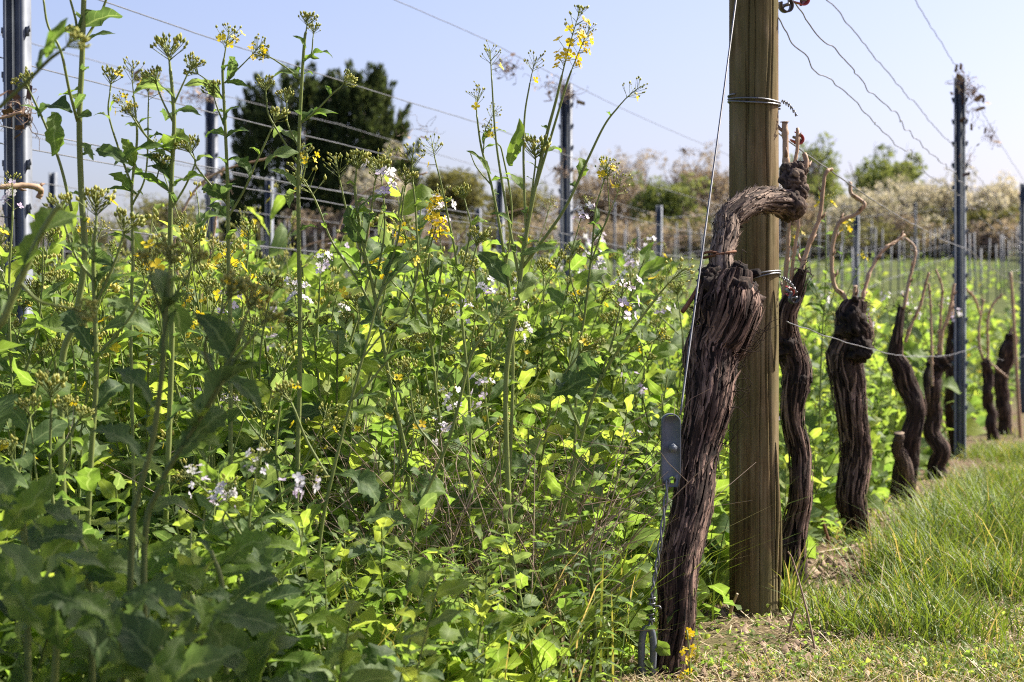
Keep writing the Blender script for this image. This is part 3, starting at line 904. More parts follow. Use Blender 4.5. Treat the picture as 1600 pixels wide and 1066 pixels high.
def knob(g, c, r, seed, mat=0, rough=1.0, squash=(1, 1, 1)):
    nu, nv = 32, 20
    u = np.arange(nu+1)/nu*2*math.pi; v = np.linspace(0.02, math.pi-0.02, nv)
    U, W = np.meshgrid(u, v, indexing='ij')
    d = np.stack([np.sin(W)*np.cos(U), np.sin(W)*np.sin(U), np.cos(W)], -1)
    n1 = vnoise(d[..., 0]*1.8+seed, d[..., 1]*1.8, d[..., 2]*1.8)-0.5
    n2 = 1-np.abs(2*vnoise(d[..., 0]*5+seed, d[..., 1]*5, d[..., 2]*4)-1)
    n3 = vnoise(d[..., 0]*13, d[..., 1]*13+seed, d[..., 2]*11)-0.5
    rr = r*(1+rough*(0.42*n1+0.26*(n2-0.6)+0.20*n3))
    V = d*rr[..., None]*np.asarray(squash)
    i, j = np.meshgrid(np.arange(nu), np.arange(nv-1), indexing='ij')
    q0 = (i*nv+j).ravel(); q1 = q0+nv
    F = np.vstack([np.stack([q0, q0+1, q1+1], 1), np.stack([q0, q1+1, q1], 1)])
    uv = np.stack([(U*r*1.0).ravel(), (W*r*3).ravel()], 1)
    g.add(V.reshape(-1, 3)+np.asarray(c), F, uv, np.clip(0.5+0.6*(n2-0.6)+0.6*n3, 0, 1).ravel(), mat)  # knob hollows get the same painted shade

def shreds(g, P, R, N, B, n, seed, ln=(0.03, 0.14), lift=0.25, wid=(0.0012, 0.0045), mat=0, arange=None):
    """stringy strips of bark that lie along the trunk and peel off at the ends"""
    rg = np.random.default_rng(seed)
    s = np.concatenate([[0], np.cumsum(np.linalg.norm(np.diff(P, axis=0), axis=1))])
    for i in range(n):
        L = rg.uniform(*ln); s0 = rg.uniform(0, max(0.001, s[-1]-L))
        ss = np.linspace(s0, s0+L, 7)
        idx = np.interp(ss, s, np.arange(len(s)))
        i0 = np.clip(idx.astype(int), 0, len(s)-2); f = (idx-i0)[:, None]
        p = P[i0]*(1-f)+P[i0+1]*f
        r = np.interp(ss, s, R)
        ph = (rg.uniform(0, 2*math.pi) if arange is None else rg.uniform(*arange)) + 2.0*(ss-s0)*rg.uniform(-1, 1.5) + rg.normal(size=7)*0.03
        nn = N[i0]*np.cos(ph)[:, None]+B[i0]*np.sin(ph)[:, None]
        tt = np.linspace(-1, 1, 7)
        up = np.where(tt > 0, np.abs(tt)**3*rg.uniform(0, lift), np.abs(tt)**3*rg.uniform(0, lift)*0.6)
        c = p + nn*(r*(1.03+up) + 0.0006)[:, None]
        side = np.cross(np.gradient(c, axis=0), nn); side /= np.linalg.norm(side, axis=1)[:, None]+1e-9
        w = rg.uniform(*wid)*(1-0.75*np.abs(tt)**2)
        V = np.stack([c-side*w[:, None], c+nn*w[:, None]*0.5, c+side*w[:, None]], 1).reshape(-1, 3)
        F = []
        for k in range(6):
            a = k*3
            F += [(a, a+1, a+4), (a, a+4, a+3), (a+1, a+2, a+5), (a+1, a+5, a+4)]
        uv = np.stack([np.tile([0, .002, .004], 7)+rg.random(), np.repeat(ss*3, 3)], 1)
        g.add(V, F, uv, np.clip(rg.normal(0.72, 0.25), 0, 1), mat)  # strips tinted paler, sunlight put into their colour

def cane_geo(P0, w0, w1, seed, node=0.055):
    P = catmull(P0, max(16, int(np.sum(np.linalg.norm(np.diff(np.asarray(P0), axis=0), axis=1))*160)))
    rg = np.random.default_rng(seed)
    s = np.concatenate([[0], np.cumsum(np.linalg.norm(np.diff(P, axis=0), axis=1))])
    R = np.interp(s, [0, s[-1]], [w0, w1])
    nodes = np.arange(node*0.6, s[-1], node)
    for q in nodes:
        R = R*(1+0.28*np.exp(-((s-q)/0.006)**2))
    g = Geo()
    P = P + rg.normal(size=P.shape)*0.0005
    g.tube(P, R, 8, 0.5, 0)
    for k, q in enumerate(nodes):
        i = int(np.searchsorted(s, q)); i = min(i, len(P)-2)
        t = P[min(i+1, len(P)-1)]-P[i-1]; t /= np.linalg.norm(t)
        sd = np.cross(t, rg.normal(size=3)); sd /= np.linalg.norm(sd)
        b = P[i]+sd*R[i]*0.6
        g.tube([b, b+sd*R[i]*1.0+t*R[i]*0.9, b+sd*R[i]*1.5+t*R[i]*2.4], [R[i]*0.6, R[i]*0.5, R[i]*0.1], 5, 0.25, 0)
    return g

def cut_face(c, nrm, r, seed=0):
    """sawn end with rings"""
    R = frame_from(nrm, (0.1, 0.3, 1)); g = Geo()
    k = 14; a = np.arange(k)/k*2*math.pi
    rr = r*(1+0.1*np.sin(a*2+seed))
    ring = np.stack([np.cos(a)*rr, np.zeros(k), np.sin(a)*rr], 1)
    V = np.vstack([ring, ring*0.9+[0, r*0.12, 0], [[0, r*0.10, 0]]])
    j = np.arange(k); j1 = (j+1) % k
    F = np.vstack([np.stack([j, j+k, j1+k], 1), np.stack([j, j1+k, j1], 1), np.stack([j+k, np.full(k, 2*k), j1+k], 1)])
    g.add(V@R.T+np.asarray(c), F, None, 0.5)
    return g

def clip(loc, parent_name, label, s=1.0, ang=0.0, mat='redplastic'):
    """plastic tensioner clip: an open curved shell with a pin through it"""
    root = thing(parent_name, loc, label, 'clip', 'plastic wire clips')
    g = Geo()
    a = np.linspace(-2.2, 2.2, 18)
    ro, ri, w = 0.013*s, 0.0105*s, 0.009*s
    V = []
    for q in a:
        for (r, y) in ((ro, -w), (ro, w), (ri, w), (ri, -w)):
            V.append((math.cos(q)*r, y, math.sin(q)*r*0.85))
    F = []
    for i in range(17):
        b = i*4
        for e in range(4):
            p, q = b+e, b+(e+1) % 4
            F += [(p, q, q+4), (p, q+4, p+4)]
    F += [(0, 1, 2), (0, 2, 3), (68, 70, 69), (68, 71, 70)]
    g.add(V, F); g.build('shell', M[mat], root, smooth=False)
    p = Geo(); p.tube([(0, -w*1.5, 0), (0, w*1.5, 0)], 0.003*s, 8); p.tube([(0.004*s, 0, -.012*s), (-.004*s, 0, .012*s)], 0.0025*s, 6)
    p.build('pin', M['wire'], root)
    root.rotation_euler = (0.3, ang, 0.5)
    return root

def vine(label, trunk, arms=(), canes=(), knobs=(), cuts=(), seed=1, res=(150, 56), nshred=90, barkmat='bark', armmat='greybark', rough=0.75, hairs=0, twist=2.0):
    b = at(trunk[0][0], trunk[0][1], trunk[0][2]); b[2] = 0.0
    root = thing('grapevine', b, label, 'grapevine', 'old pruned grapevines')
    g = Geo(); hg = Geo()
    P0, R0 = path_world(trunk, b)
    P, R, T, N, B = barked(g, P0, R0, res[0], res[1], seed, rough, twist, flare=0.4)
    for (a, c, d, w) in knobs:
        knob(hg, at(a, c, d)-b, w/2/FPX*d, seed+a, rough=1.5)
    o = g.build('trunk', M[barkmat], root)
    # frayed tendrils and stub ends sprouting from the pruned head
    rh = np.random.default_rng(seed+400)
    tipP, tipR = P[-1], R[-4]
    for k in range(9):
        dd = np.array([rh.normal()*0.8, rh.normal()*0.6, rh.uniform(0.1, 1.0)]); dd /= np.linalg.norm(dd)
        p0 = tipP+dd*tipR*0.5 - np.array([0, 0, tipR*rh.uniform(0, 1.5)])
        if k < 3:
            q = p0+dd*tipR*rh.uniform(0.5, 0.9)
            hg.tube(catmull([p0, (p0+q)/2+rh.normal(size=3)*0.003, q], 6), np.linspace(tipR*0.34, tipR*0.2, 6), 8, rh.uniform(0.3, 0.7), 0)
        else:
            q = [p0]
            for m_ in range(5):
                dd = dd+rh.normal(size=3)*0.7; dd /= np.linalg.norm(dd); q.append(q[-1]+dd*rh.uniform(0.008, 0.022))
            hg.tube(catmull(q, 14), np.linspace(0.0014, 0.0006, 14), 4, 0.8, 0)
    ho = hg.build('head', M['headbark'], root)
    ho['kind'] = 'stuff'
    sg = Geo()
    shreds(sg, P, R, N, B, nshred, seed+50)
    if hairs:
        rg = np.random.default_rng(seed)
        for i in range(hairs):
            k = int(rg.uniform(0.42, 0.78)*len(P)); ph = rg.uniform(0.9, 2.5) if rg.random() < .3 else rg.uniform(-0.2, 0.6)
            side = np.array([1.0, -0.3+rg.normal()*0.3, 0]); p = P[k]+side*R[k]*0.95
            q = [p, p+np.array([0.014, -0.006, -0.006+rg.normal()*0.006]), p+np.array([0.028+rg.normal()*.006, -0.01, 0.004+rg.normal()*0.012]), p+np.array([0.032+rg.normal()*.012, -0.012, 0.024+rg.normal()*.012])]
            sg.tube(catmull(q, 10), np.linspace(0.0009, 0.0003, 10), 4, 0.6, 0, cap=False)
    sg.build('bark_shreds', M[barkmat], o)['kind'] = 'stuff'
    for i, (pts, kn) in enumerate(arms):
        ag = Geo()
        P1, R1_ = path_world(pts, b); R1_ = R1_*0.86
        P, R, T, N, B = barked(ag, P1, R1_, res[0]*2//3, res[1], seed+7+i, rough*0.75, 1.0)
        for (a, c, d, w) in kn:
            knob(ag, at(a, c, d)-b, w/2/FPX*d, seed+a+3)
        ao = ag.build('arm', M[armmat], root)
        ah = Geo(); shreds(ah, P, R, N, B, nshred//2, seed+77+i, ln=(0.02, 0.09), lift=0.45)
        ah.build('bark_shreds', M[armmat], ao)['kind'] = 'stuff'
    for i, (pts, d0, d1, w0, w1) in enumerate(canes):
        n = len(pts)
        Q = [at(p[0], p[1], d0+(d1-d0)*k/(n-1))-b for k, p in enumerate(pts)]
        cane_geo(Q, 0.66*w0/2/FPX*d0, 0.66*w1/2/FPX*d1, seed*13+i).build('cane', M['cane'], root)
    for (a, c, d, w, nr) in cuts:
        cut_face(at(a, c, d)-b, nr, w/2/FPX*d, a).build('cut_end', M['cut'], root)
    return root

vine('thick gnarled old grapevine with bent arm, in front of the wooden post',
     [(1047, 1090, 3.02, 50), (1050, 1020, 3.04, 48), (1056, 960, 3.06, 52), (1062, 880, 3.09, 57), (1079, 800, 3.13, 58), (1092, 720, 3.17, 58), (1107, 650, 3.20, 64), (1113, 594, 3.24, 72), (1117, 555, 3.26, 82), (1130, 520, 3.28, 88), (1138, 485, 3.29, 100), (1137, 452, 3.30, 84), (1136, 428, 3.31, 60)],
     arms=[([(1128, 440, 3.31, 44), (1126, 415, 3.32, 38), (1131, 381, 3.34, 38), (1142, 348, 3.37, 42), (1160, 324, 3.41, 42), (1188, 313, 3.46, 42), (1218, 315, 3.50, 42), (1238, 318, 3.52, 36)], [(1234, 321, 3.52, 48), (1240, 283, 3.53, 40), (1243, 298, 3.53, 38), (1248, 266, 3.54, 30), (1232, 268, 3.54, 28)])],
     canes=[([(1230, 278), (1228, 245), (1227, 215), (1226, 192)], 3.54, 3.56, 16, 14), ([(1250, 285), (1256, 266), (1260, 250), (1256, 240)], 3.53, 3.54, 14, 12), ([(1236, 285), (1240, 260), (1246, 232), (1246, 200)], 3.58, 3.60, 9, 8)],
     knobs=[(1137, 470, 3.29, 84), (1120, 500, 3.27, 60), (1158, 468, 3.30, 56), (1115, 560, 3.25, 60), (1150, 432, 3.31, 40), (1112, 440, 3.30, 44), (1165, 490, 3.29, 44), (1108, 478, 3.28, 44), (1130, 455, 3.275, 46), (1145, 495, 3.27, 56), (1104, 525, 3.27, 40), (1160, 448, 3.30, 40), (1125, 480, 3.26, 44)],
     cuts=[(1244, 271, 3.50, 11, (0.15, -1, 0.15)), (1226, 191, 3.56, 14, (0, 0, 1))],
     seed=3, res=(380, 150), nshred=900, rough=0.62, hairs=26, twist=1.4)
vine('slender curved grapevine just right of the wooden post',
     [(1230, 905, 4.15, 52), (1238, 860, 4.15, 44), (1249, 800, 4.16, 35), (1250, 760, 4.16, 32), (1247, 715, 4.17, 34), (1244, 660, 4.18, 32), (1246, 600, 4.19, 42), (1240, 565, 4.2, 44), (1232, 530, 4.2, 38), (1230, 500, 4.2, 32), (1236, 470, 4.2, 28), (1243, 445, 4.2, 22), (1250, 422, 4.2, 16)],
     canes=[([(1225, 475), (1225, 453), (1230, 400), (1233, 340)], 4.2, 4.2, 11, 9), ([(1235, 450), (1240, 400), (1246, 363), (1251, 322)], 4.2, 4.2, 9, 7), ([(1249, 430), (1263, 385), (1280, 340), (1289, 275), (1300, 264)], 4.2, 4.25, 12, 8)],
     knobs=[(1248, 600, 4.19, 36), (1228, 545, 4.2, 40), (1225, 850, 4.15, 40), (1258, 590, 4.19, 22)], seed=5, res=(220, 80), nshred=300)
vine('stout upright grapevine with a looped cane, third from the front',
     [(1343, 856, 5.1, 32), (1341, 835, 5.1, 34), (1338, 793, 5.1, 44), (1332, 736, 5.1, 46), (1330, 659, 5.1, 45), (1328, 623, 5.1, 48), (1326, 586, 5.1, 52), (1326, 549, 5.1, 56), (1329, 520, 5.1, 56), (1331, 491, 5.1, 50), (1333, 470, 5.1, 34)],
     canes=[([(1325, 475), (1318, 462), (1304, 447), (1299, 403), (1305, 362), (1315, 345), (1336, 335), (1351, 319), (1331, 304), (1328, 285)], 5.1, 5.15, 11, 9), ([(1346, 475), (1352, 450), (1361, 421), (1379, 392), (1399, 378), (1413, 367)], 5.1, 5.2, 9, 8), ([(1334, 480), (1335, 462), (1336, 448)], 5.1, 5.1, 10, 9)],
     knobs=[(1330, 505, 5.08, 48), (1342, 545, 5.07, 40), (1316, 560, 5.1, 34), (1345, 520, 5.1, 30)], cuts=[(1336, 447, 5.1, 9, (0, -0.3, 1))], seed=8, res=(220, 84), nshred=380)
vine('crooked grapevine with a sawn pale stub near its foot, fourth from the front',
     [(1409, 797, 6.2, 32), (1410, 770, 6.2, 34), (1413, 736, 6.2, 38), (1420, 696, 6.2, 35), (1428, 659, 6.2, 28), (1427, 623, 6.2, 32), (1414, 588, 6.2, 36), (1403, 568, 6.2, 27), (1404, 549, 6.2, 22), (1408, 513, 6.2, 15), (1412, 480, 6.2, 10)],
     arms=[([(1416, 755, 6.19, 30), (1408, 715, 6.15, 24), (1403, 694, 6.13, 19), (1405, 679, 6.12, 18)], [])],
     canes=[([(1412, 482), (1420, 440), (1429, 403), (1428, 385), (1414, 372)], 6.2, 6.25, 9, 6), ([(1414, 535), (1425, 505), (1438, 476), (1451, 425)], 6.2, 6.2, 8, 6)],
     cuts=[(1405, 677, 6.12, 17, (0, -0.25, 1))], seed=11, res=(150, 50), nshred=80)
vine('dark grapevine left of the steel post with tendrils, fifth from the front',
     [(1467, 758, 7.3, 28), (1465, 710, 7.3, 27), (1459, 659, 7.3, 26), (1458, 623, 7.3, 27), (1460, 586, 7.3, 30), (1467, 560, 7.3, 26)],
     canes=[([(1457, 604), (1456, 560), (1454, 476), (1451, 443)], 7.25, 7.25, 7, 5), ([(1469, 560), (1472, 520), (1482, 495), (1491, 443)], 7.3, 7.3, 9, 7), ([(1466, 560), (1470, 487), (1472, 450), (1462, 421)], 7.3, 7.3, 7, 5)],
     knobs=[(1465, 570, 7.3, 30)], seed=14, res=(110, 44), nshred=60)
vine('dark grapevine half hidden behind the steel post with tendrils',
     [(1490, 730, 8.7, 18), (1488, 660, 8.7, 18), (1486, 560, 8.7, 20), (1487, 500, 8.7, 15)],
     canes=[([(1487, 510), (1490, 460), (1500, 448), (1520, 462), (1532, 492)], 8.7, 9.0, 7, 5)], seed=16, res=(80, 36), nshred=40)
vine('leaning grapevine with two upright tan canes, right of the steel post',
     [(1553, 699, 10.3, 20), (1550, 660, 10.3, 18), (1546, 623, 10.3, 17), (1542, 586, 10.3, 16), (1540, 565, 10.3, 14)],
     canes=[([(1540, 570), (1531, 545), (1530, 510), (1537, 468)], 10.3, 10.3, 7, 5), ([(1542, 575), (1544, 549), (1543, 505), (1551, 476), (1566, 460)], 10.3, 10.3, 7, 5), ([(1538, 560), (1560, 578), (1575, 590)], 10.3, 10.3, 6, 4)], seed=17, res=(80, 36), nshred=40)
vine('thick grapevine at the right edge beside the bamboo stake',
     [(1566, 696, 10.9, 22), (1566, 640, 10.9, 22), (1568, 586, 10.9, 24), (1574, 550, 10.9, 28), (1580, 522, 10.9, 20)],
     canes=[([(1578, 525), (1585, 500), (1583, 470)], 10.9, 10.9, 6, 4)], seed=18, res=(80, 36), nshred=40)
# vines of the second and third rows, glimpsed between the flowers
for i, (l, s, hh) in enumerate([(R2, 3.3, 0.62), (R2, 4.6, 0.66), (R2, 5.7, 0.7), (R2, 6.8, 0.66), (R2, 9.6, 0.7), (R2, 11.0, 0.66), (R3, 7.4, 0.66), (R3, 9.0, 0.7), (R3, 10.4, 0.66)]):
    p = row(l, s)
    px = 800 + p[0]/p[1]*FPX; gy = lambda z: 533 + (CAM_H - z)/p[1]*FPX
    sc = FPX/p[1]
    vine(['old grapevine of the second row behind the leftmost flowering stems', 'old grapevine of the second row left of the tall bud-topped stem', 'old grapevine of the second row behind the mid-field buds', 'old grapevine of the second row behind the clustered mid-field flowers', 'old grapevine of the second row right of the yellow flower spike',
          'old grapevine of the second row just left of the wooden post', 'old grapevine of the third row left of the evergreen trees', 'old grapevine of the third row below the evergreen trees', 'old grapevine of the third row right of the evergreen trees'][i],
         [(px, gy(0), p[1], 0.06*sc), (px+0.03*sc, gy(0.3), p[1], 0.055*sc), (px-0.02*sc, gy(0.5), p[1], 0.06*sc), (px, gy(hh), p[1], 0.05*sc)],
         canes=[([(px, gy(hh-.03)), (px-0.06*sc, gy(hh+.15)), (px+0.02*sc, gy(hh+0.34)), (px+0.25*sc, gy(hh+0.42))], p[1], p[1]+0.1, 0.013*sc, 0.008*sc),
                ([(px, gy(hh-.03)), (px+0.04*sc, gy(hh+.14)), (px+0.06*sc, gy(hh+0.28))], p[1], p[1], 0.013*sc, 0.01*sc)], seed=30+i, res=(60, 30), nshred=24)

# bent cane lying along the wire in front of the left post
pc = at(0, 292, 4.15)
g = cane_geo([at(-40, 290, 4.1)-pc, at(0, 292, 4.12)-pc, at(35, 290, 4.15)-pc, at(58, 293, 4.17)-pc, at(64, 300, 4.2)-pc, at(60, 310, 4.2)-pc], 0.006, 0.007, 4)
o = g.build('vine_cane', M['cane']); o.location = tuple(pc)
tag(o, 'tan pruned cane lying along the wire in front of the left steel post', 'cane')

# bamboo stake at the right edge
b = at(1595, 690, 10.6)
g = Geo(); P = np.array([at(1596, 700, 10.6), at(1592, 640, 10.6), at(1584, 500, 10.6), at(1579, 425, 10.6)]) - b
g.tube(catmull(P, 24), np.linspace(0.012, 0.009, 24)*(1+0.12*(np.arange(24) % 6 == 0)), 7)
o = g.build('bamboo_stake', M['cane']); o.location = tuple(b)
tag(o, 'thin tan bamboo stake leaning beside the vine at the right edge', 'stake')

# clips on wires
clip(at(1245, 216, 3.62), 'wire_clip', 'red plastic wire clip beside the cut spur at the top of the bent arm', 1.0, 0.5)
clip(at(1241, 466, 4.1), 'wire_clip', 'dark red plastic clip at the head of the slender vine by the post', 1.0, 1.9, 'greyplastic')
clip(at(1232, 455, 4.12), 'wire_clip', 'red plastic clip tucked behind the dark clip by the post', 0.9, 0.2)
clip(at(1252, -2, 3.72), 'wire_clip', 'red-brown plastic clip cut by the top edge beside the wooden post', 1.15, 0.2)
clip(at(1228, 8, 3.74), 'wire_clip', 'dark clip pressed against the wooden post at the top edge', 1.2, 1.3, 'greyplastic')

# ------------------------------------------------------------------ guy wire, tensioner, anchor
def guy():
    top = at(1158, -60, 3.64); br = at(1063, 648, 3.10)
    base = at(1063, 648, 3.10)
    g = Geo(); P = catmull([top-base, (top+br)/2-base+np.array([0, 0, -0.004]), br-base], 40)
    g.tube(P, 0.0019, 6)
    o = g.build('guy_wire', M['wire']); o.location = tuple(base)
    tag(o, 'straight steel guy wire slanting down from the post top to the tensioner', 'wire')
    # strap tensioner: galvanised strap bent into a long loop, bolt through it
    d = 3.08; u = d/FPX
    c = at(1048, 705, d)
    root = thing('wire_tensioner', c, 'galvanised strap tensioner with bolt hanging left of the gnarled trunk', 'tensioner')
    w, t = 0.014, 0.0022
    prof = []
    hw = 16.5*u*0.9
    for a in np.linspace(math.pi, 0, 13):
        prof.append((math.cos(a)*hw, 45*u + math.sin(a)*14*u))
    pts = [(-hw*0.85, -58*u), (-hw, -36*u), (-hw, 40*u)] + prof[1:-1] + [(hw, 40*u), (hw, -36*u), (hw*0.7, -58*u)]
    pts = np.array(pts)
    # the strap is seen face on, its wide side towards the camera, curving round at the back
    g = Geo()
    front = []
    n = len(pts)
    V = []
    for (x_, z_) in pts:
        V += [(x_, -w, z_), (x_*0.86, -w, z_*0.965), (x_*0.86, w, z_*0.965), (x_, w, z_)]
    F = []
    for i in range(n-1):
        q = i*4
        for e in range(4):
            a_, b_ = q+e, q+(e+1) % 4
            F += [(a_, b_, b_+4), (a_, b_+4, a_+4)]
    F += [(0, 2, 1), (0, 3, 2), (4*n-4, 4*n-3, 4*n-2), (4*n-4, 4*n-2, 4*n-1)]
    g.add(V, F); g.build('strap', M['galv'], root, smooth=False)
    # face plate with rounded top, lower tab and hole
    f = Geo()
    a = np.linspace(math.pi, 0, 14)
    out = [(math.cos(q)*hw*0.97, 43*u+math.sin(q)*13*u) for q in a] + [(hw*0.95, -30*u), (hw*0.62, -55*u), (-hw*0.62, -55*u), (-hw*0.97, -42*u)]
    hc = (hw*0.12, -44*u); hr = 5.5*u
    import mathutils
    hole = [(hc[0]+math.cos(q)*hr, hc[1]+math.sin(q)*hr) for q in np.linspace(0, 2*math.pi, 11)[:-1]]
    loops = [[Vector((x_, z_, 0)) for x_, z_ in out], [Vector((x_, z_, 0)) for x_, z_ in hole]]
    tri = mathutils.geometry.tessellate_polygon(loops)
    allp = out+hole; m = len(allp)
    curve = lambda x_: -w-0.001+0.35*(x_/hw)**2*0.006
    V = [(x_, curve(x_), z_) for x_, z_ in allp] + [(x_, curve(x_)+0.0025, z_) for x_, z_ in allp]
    F = []
    for t3 in tri:
        F.append(tuple(t3)); F.append(tuple(m+q for q in reversed(t3)))
    no = len(out)
    for i in range(no):
        j = (i+1) % no; F += [(i, j, m+j), (i, m+j, m+i)]
    for i in range(len(hole)):
        j = (i+1) % len(hole); F += [(no+i, no+j, m+no+j), (no+i, m+no+j, m+no+i)]
    f.add(V, F); f.build('face_plate', M['galv'], root, smooth=False)
    b = Geo(); b.tube([(hw*0.1, -w-0.012, 6*u), (hw*0.1, -w-0.002, 6*u)], 0.0075, 6); b.tube([(hw*0.1, -w-0.018, 6*u), (hw*0.1, -w-0.010, 6*u)], 0.004, 10)
    b.build('bolt', M['galv'], root, smooth=False)
    # twisted double wire down to the anchor eye
    base2 = at(1046, 748, 3.07)
    tw = Geo()
    A_ = at(1044, 750, 3.065)-base2; B_ = at(1030, 860, 3.04)-base2; C_ = at(1019, 930, 3.02)-base2; D_ = at(1016, 985, 3.0)-base2
    path = catmull([A_, B_, C_, D_], 120)
    for phs in (0, math.pi):
        ang = np.linspace(0, 30, 120)+phs
        rad = np.where(np.linspace(0, 1, 120) < 0.5, 0.0026, 0.0022)
        tw.tube(path+np.stack([np.cos(ang)*rad, np.sin(ang)*rad, 0*ang], 1), 0.0019, 5)
    for k in range(5):
        z = 0.72+0.05*k
        a = np.linspace(0, 2*math.pi*1.2, 24)
        cpt = path[int(z*119)]
        tw.tube(cpt+np.stack([np.cos(a)*0.006, np.sin(a)*0.006, a*0.0008], 1), 0.0016, 5)
    tail = path[92]
    tw.tube(catmull([tail, tail+[0.012, -.004, 0.002], tail+[0.016, -0.004, -0.003]], 8), 0.0016, 5)
    o = tw.build('anchor_wire', M['wire']); o.location = tuple(base2)
    tag(o, 'twisted wire joining the strap tensioner to the ground anchor', 'wire')
    # anchor rod with an eye
    bb = at(1010, 1066, 3.0); bb[2] = 0
    e = Geo()
    zt = CAM_H-(982-533)/FPX*3.0
    X = lambda px: (px-1010)/FPX*3.0
    loop = catmull([(X(1021), 0.0, -0.05), (X(1020), 0, zt-0.07), (X(1021), 0, zt-0.03), (X(1018), 0, zt-0.005), (X(1012), 0.0, zt), (X(1005), 0.0, zt-0.008), (X(1002), 0, zt-0.04), (X(1005), 0.004, zt-0.075), (X(1013), 0.010, zt-0.085)], 60)
    e.tube(loop, 0.0058, 10)
    o = e.build('ground_anchor', M['galv']); o.location = tuple(bb)
    tag(o, 'grey steel anchor rod with an eye at the foot of the gnarled vine', 'anchor')
guy()
# rusty tie round the arm and the iron hook rod behind it
bt = at(1120, 398, 3.33)
g = Geo()
a = np.linspace(0.3, 2*math.pi+0.2, 40)
g.tube(np.stack([np.cos(a)*0.030+0.004, np.sin(a)*0.030+0.006, 0.006*np.cos(a*1.0)], 1), 0.0024, 6)
g.tube(catmull([(0.0, -0.02, 0.002), (-0.014, -0.022, 0.004), (-0.026, -0.018, 0.001), (-0.028, -0.014, -0.006)], 12), 0.0024, 6)
o = g.build('rusty_tie', M['rust']); o.location = tuple(bt)
tag(o, 'rusty wire tie looped round the bent arm of the gnarled vine', 'tie')
bt = at(1093, 445, 3.29)
g = Geo(); g.tube(catmull([at(1066, 488, 3.26)-bt, at(1080, 468, 3.27)-bt, at(1093, 445, 3.29)-bt, at(1100, 420, 3.31)-bt], 20), 0.0042, 7)
o = g.build('iron_hook', M['rust']); o.location = tuple(bt)
tag(o, 'dark rusty iron rod sticking out left of the gnarled vine head', 'rod')

# ------------------------------------------------------------------ leaves, buds and flowers
def leaf_arrays(rg, L=0.1, W=0.03, seg=7, cross=1, style='lance', lobe=0.25, droop=0.8, fold=0.35, wave=0.2):
    """leaf lying along +Y from its base, upper side +Z"""
    t = np.linspace(0, 1, seg+1)
    if style == 'lance':
        w = np.sin(math.pi*np.clip(t*0.93+0.06, 0, 1))**0.8*(1-0.25*t)
    elif style == 'lyrate':
        w = np.where(t < 0.14, 0.10, np.where(t < 0.5, 0.45+0.5*(t-0.14), 1.0))*np.sqrt(np.clip(1.02-np.maximum(0, (t-0.55)/0.45)**2.2, 0, 1))
    elif style == 'oval':
        w = np.sqrt(np.clip(1-(2*t-1.0)**2, 0, 1))*(1.05-0.2*t)
    else:
        w = 1-t**2
    ser = 1 - lobe*(np.arange(seg+1) % 2)*rg.uniform(0.5, 1.0, seg+1) + rg.normal(size=seg+1)*0.06
    w = W*w*ser; w[-1] = min(w[-1], W*0.06); w = np.maximum(w, W*0.05)
    th = 0.25*droop - droop*1.35*t**1.2
    y = np.concatenate([[0], np.cumsum(np.cos(th[:-1]))])*L/seg
    z = np.concatenate([[0], np.cumsum(np.sin(th[:-1]))])*L/seg
    xb = np.cumsum(rg.normal(size=seg+1)*0.02)*L
    cs = np.linspace(-1, 1, 2*cross+1)
    C, Tt = np.meshgrid(cs, t, indexing='xy')
    Wd = w[:, None]
    ph = rg.uniform(0, 6.28)
    X = C*Wd*math.cos(fold*0.8) + xb[:, None]
    Z = z[:, None] + np.abs(C)*Wd*fold + wave*Wd*np.abs(C)*np.sin(Tt*rg.uniform(9, 15)+ph+C*1.5)
    Y = y[:, None] + 0*C + np.abs(C)*Wd*0.15
    V = np.stack([X, Y, Z], -1).reshape(-1, 3)
    k = 2*cross+1
    i, j = np.meshgrid(np.arange(seg), np.arange(k-1), indexing='ij')
    q0 = (i*k+j).ravel()
    F = np.vstack([np.stack([q0, q0+1, q0+k+1], 1), np.stack([q0, q0+k+1, q0+k], 1)])
    uv = np.stack([C.ravel()*0.5, Tt.ravel()], 1)
    return V, F, uv

def add_leaf(g, rg, base, d, up, L, W, tint, mat=1, **kw):
    V, F, uv = leaf_arrays(rg, L, W, **kw)
    R = frame_from(d, up)
    g.add(V @ R.T + np.asarray(base), F, uv, tint, mat)

_OCT = np.array([(0, 0, 0), (1, 0, .45), (0, 1, .45), (-1, 0, .45), (0, -1, .45), (0, 0, 1.0)])
_OCTF = [(0,2,1),(0,3,2),(0,4,3),(0,1,4),(5,1,2),(5,2,3),(5,3,4),(5,4,1)]
def add_bud(g, p, d, ln, w, tint, mat=2):
    R = frame_from(d, (0.3, 0.2, 0.9))
    V = _OCT*np.array([w, w, ln]); V = np.stack([V[:, 0], V[:, 2], V[:, 1]], 1)
    g.add(V @ R.T + np.asarray(p), _OCTF, None, tint, mat)

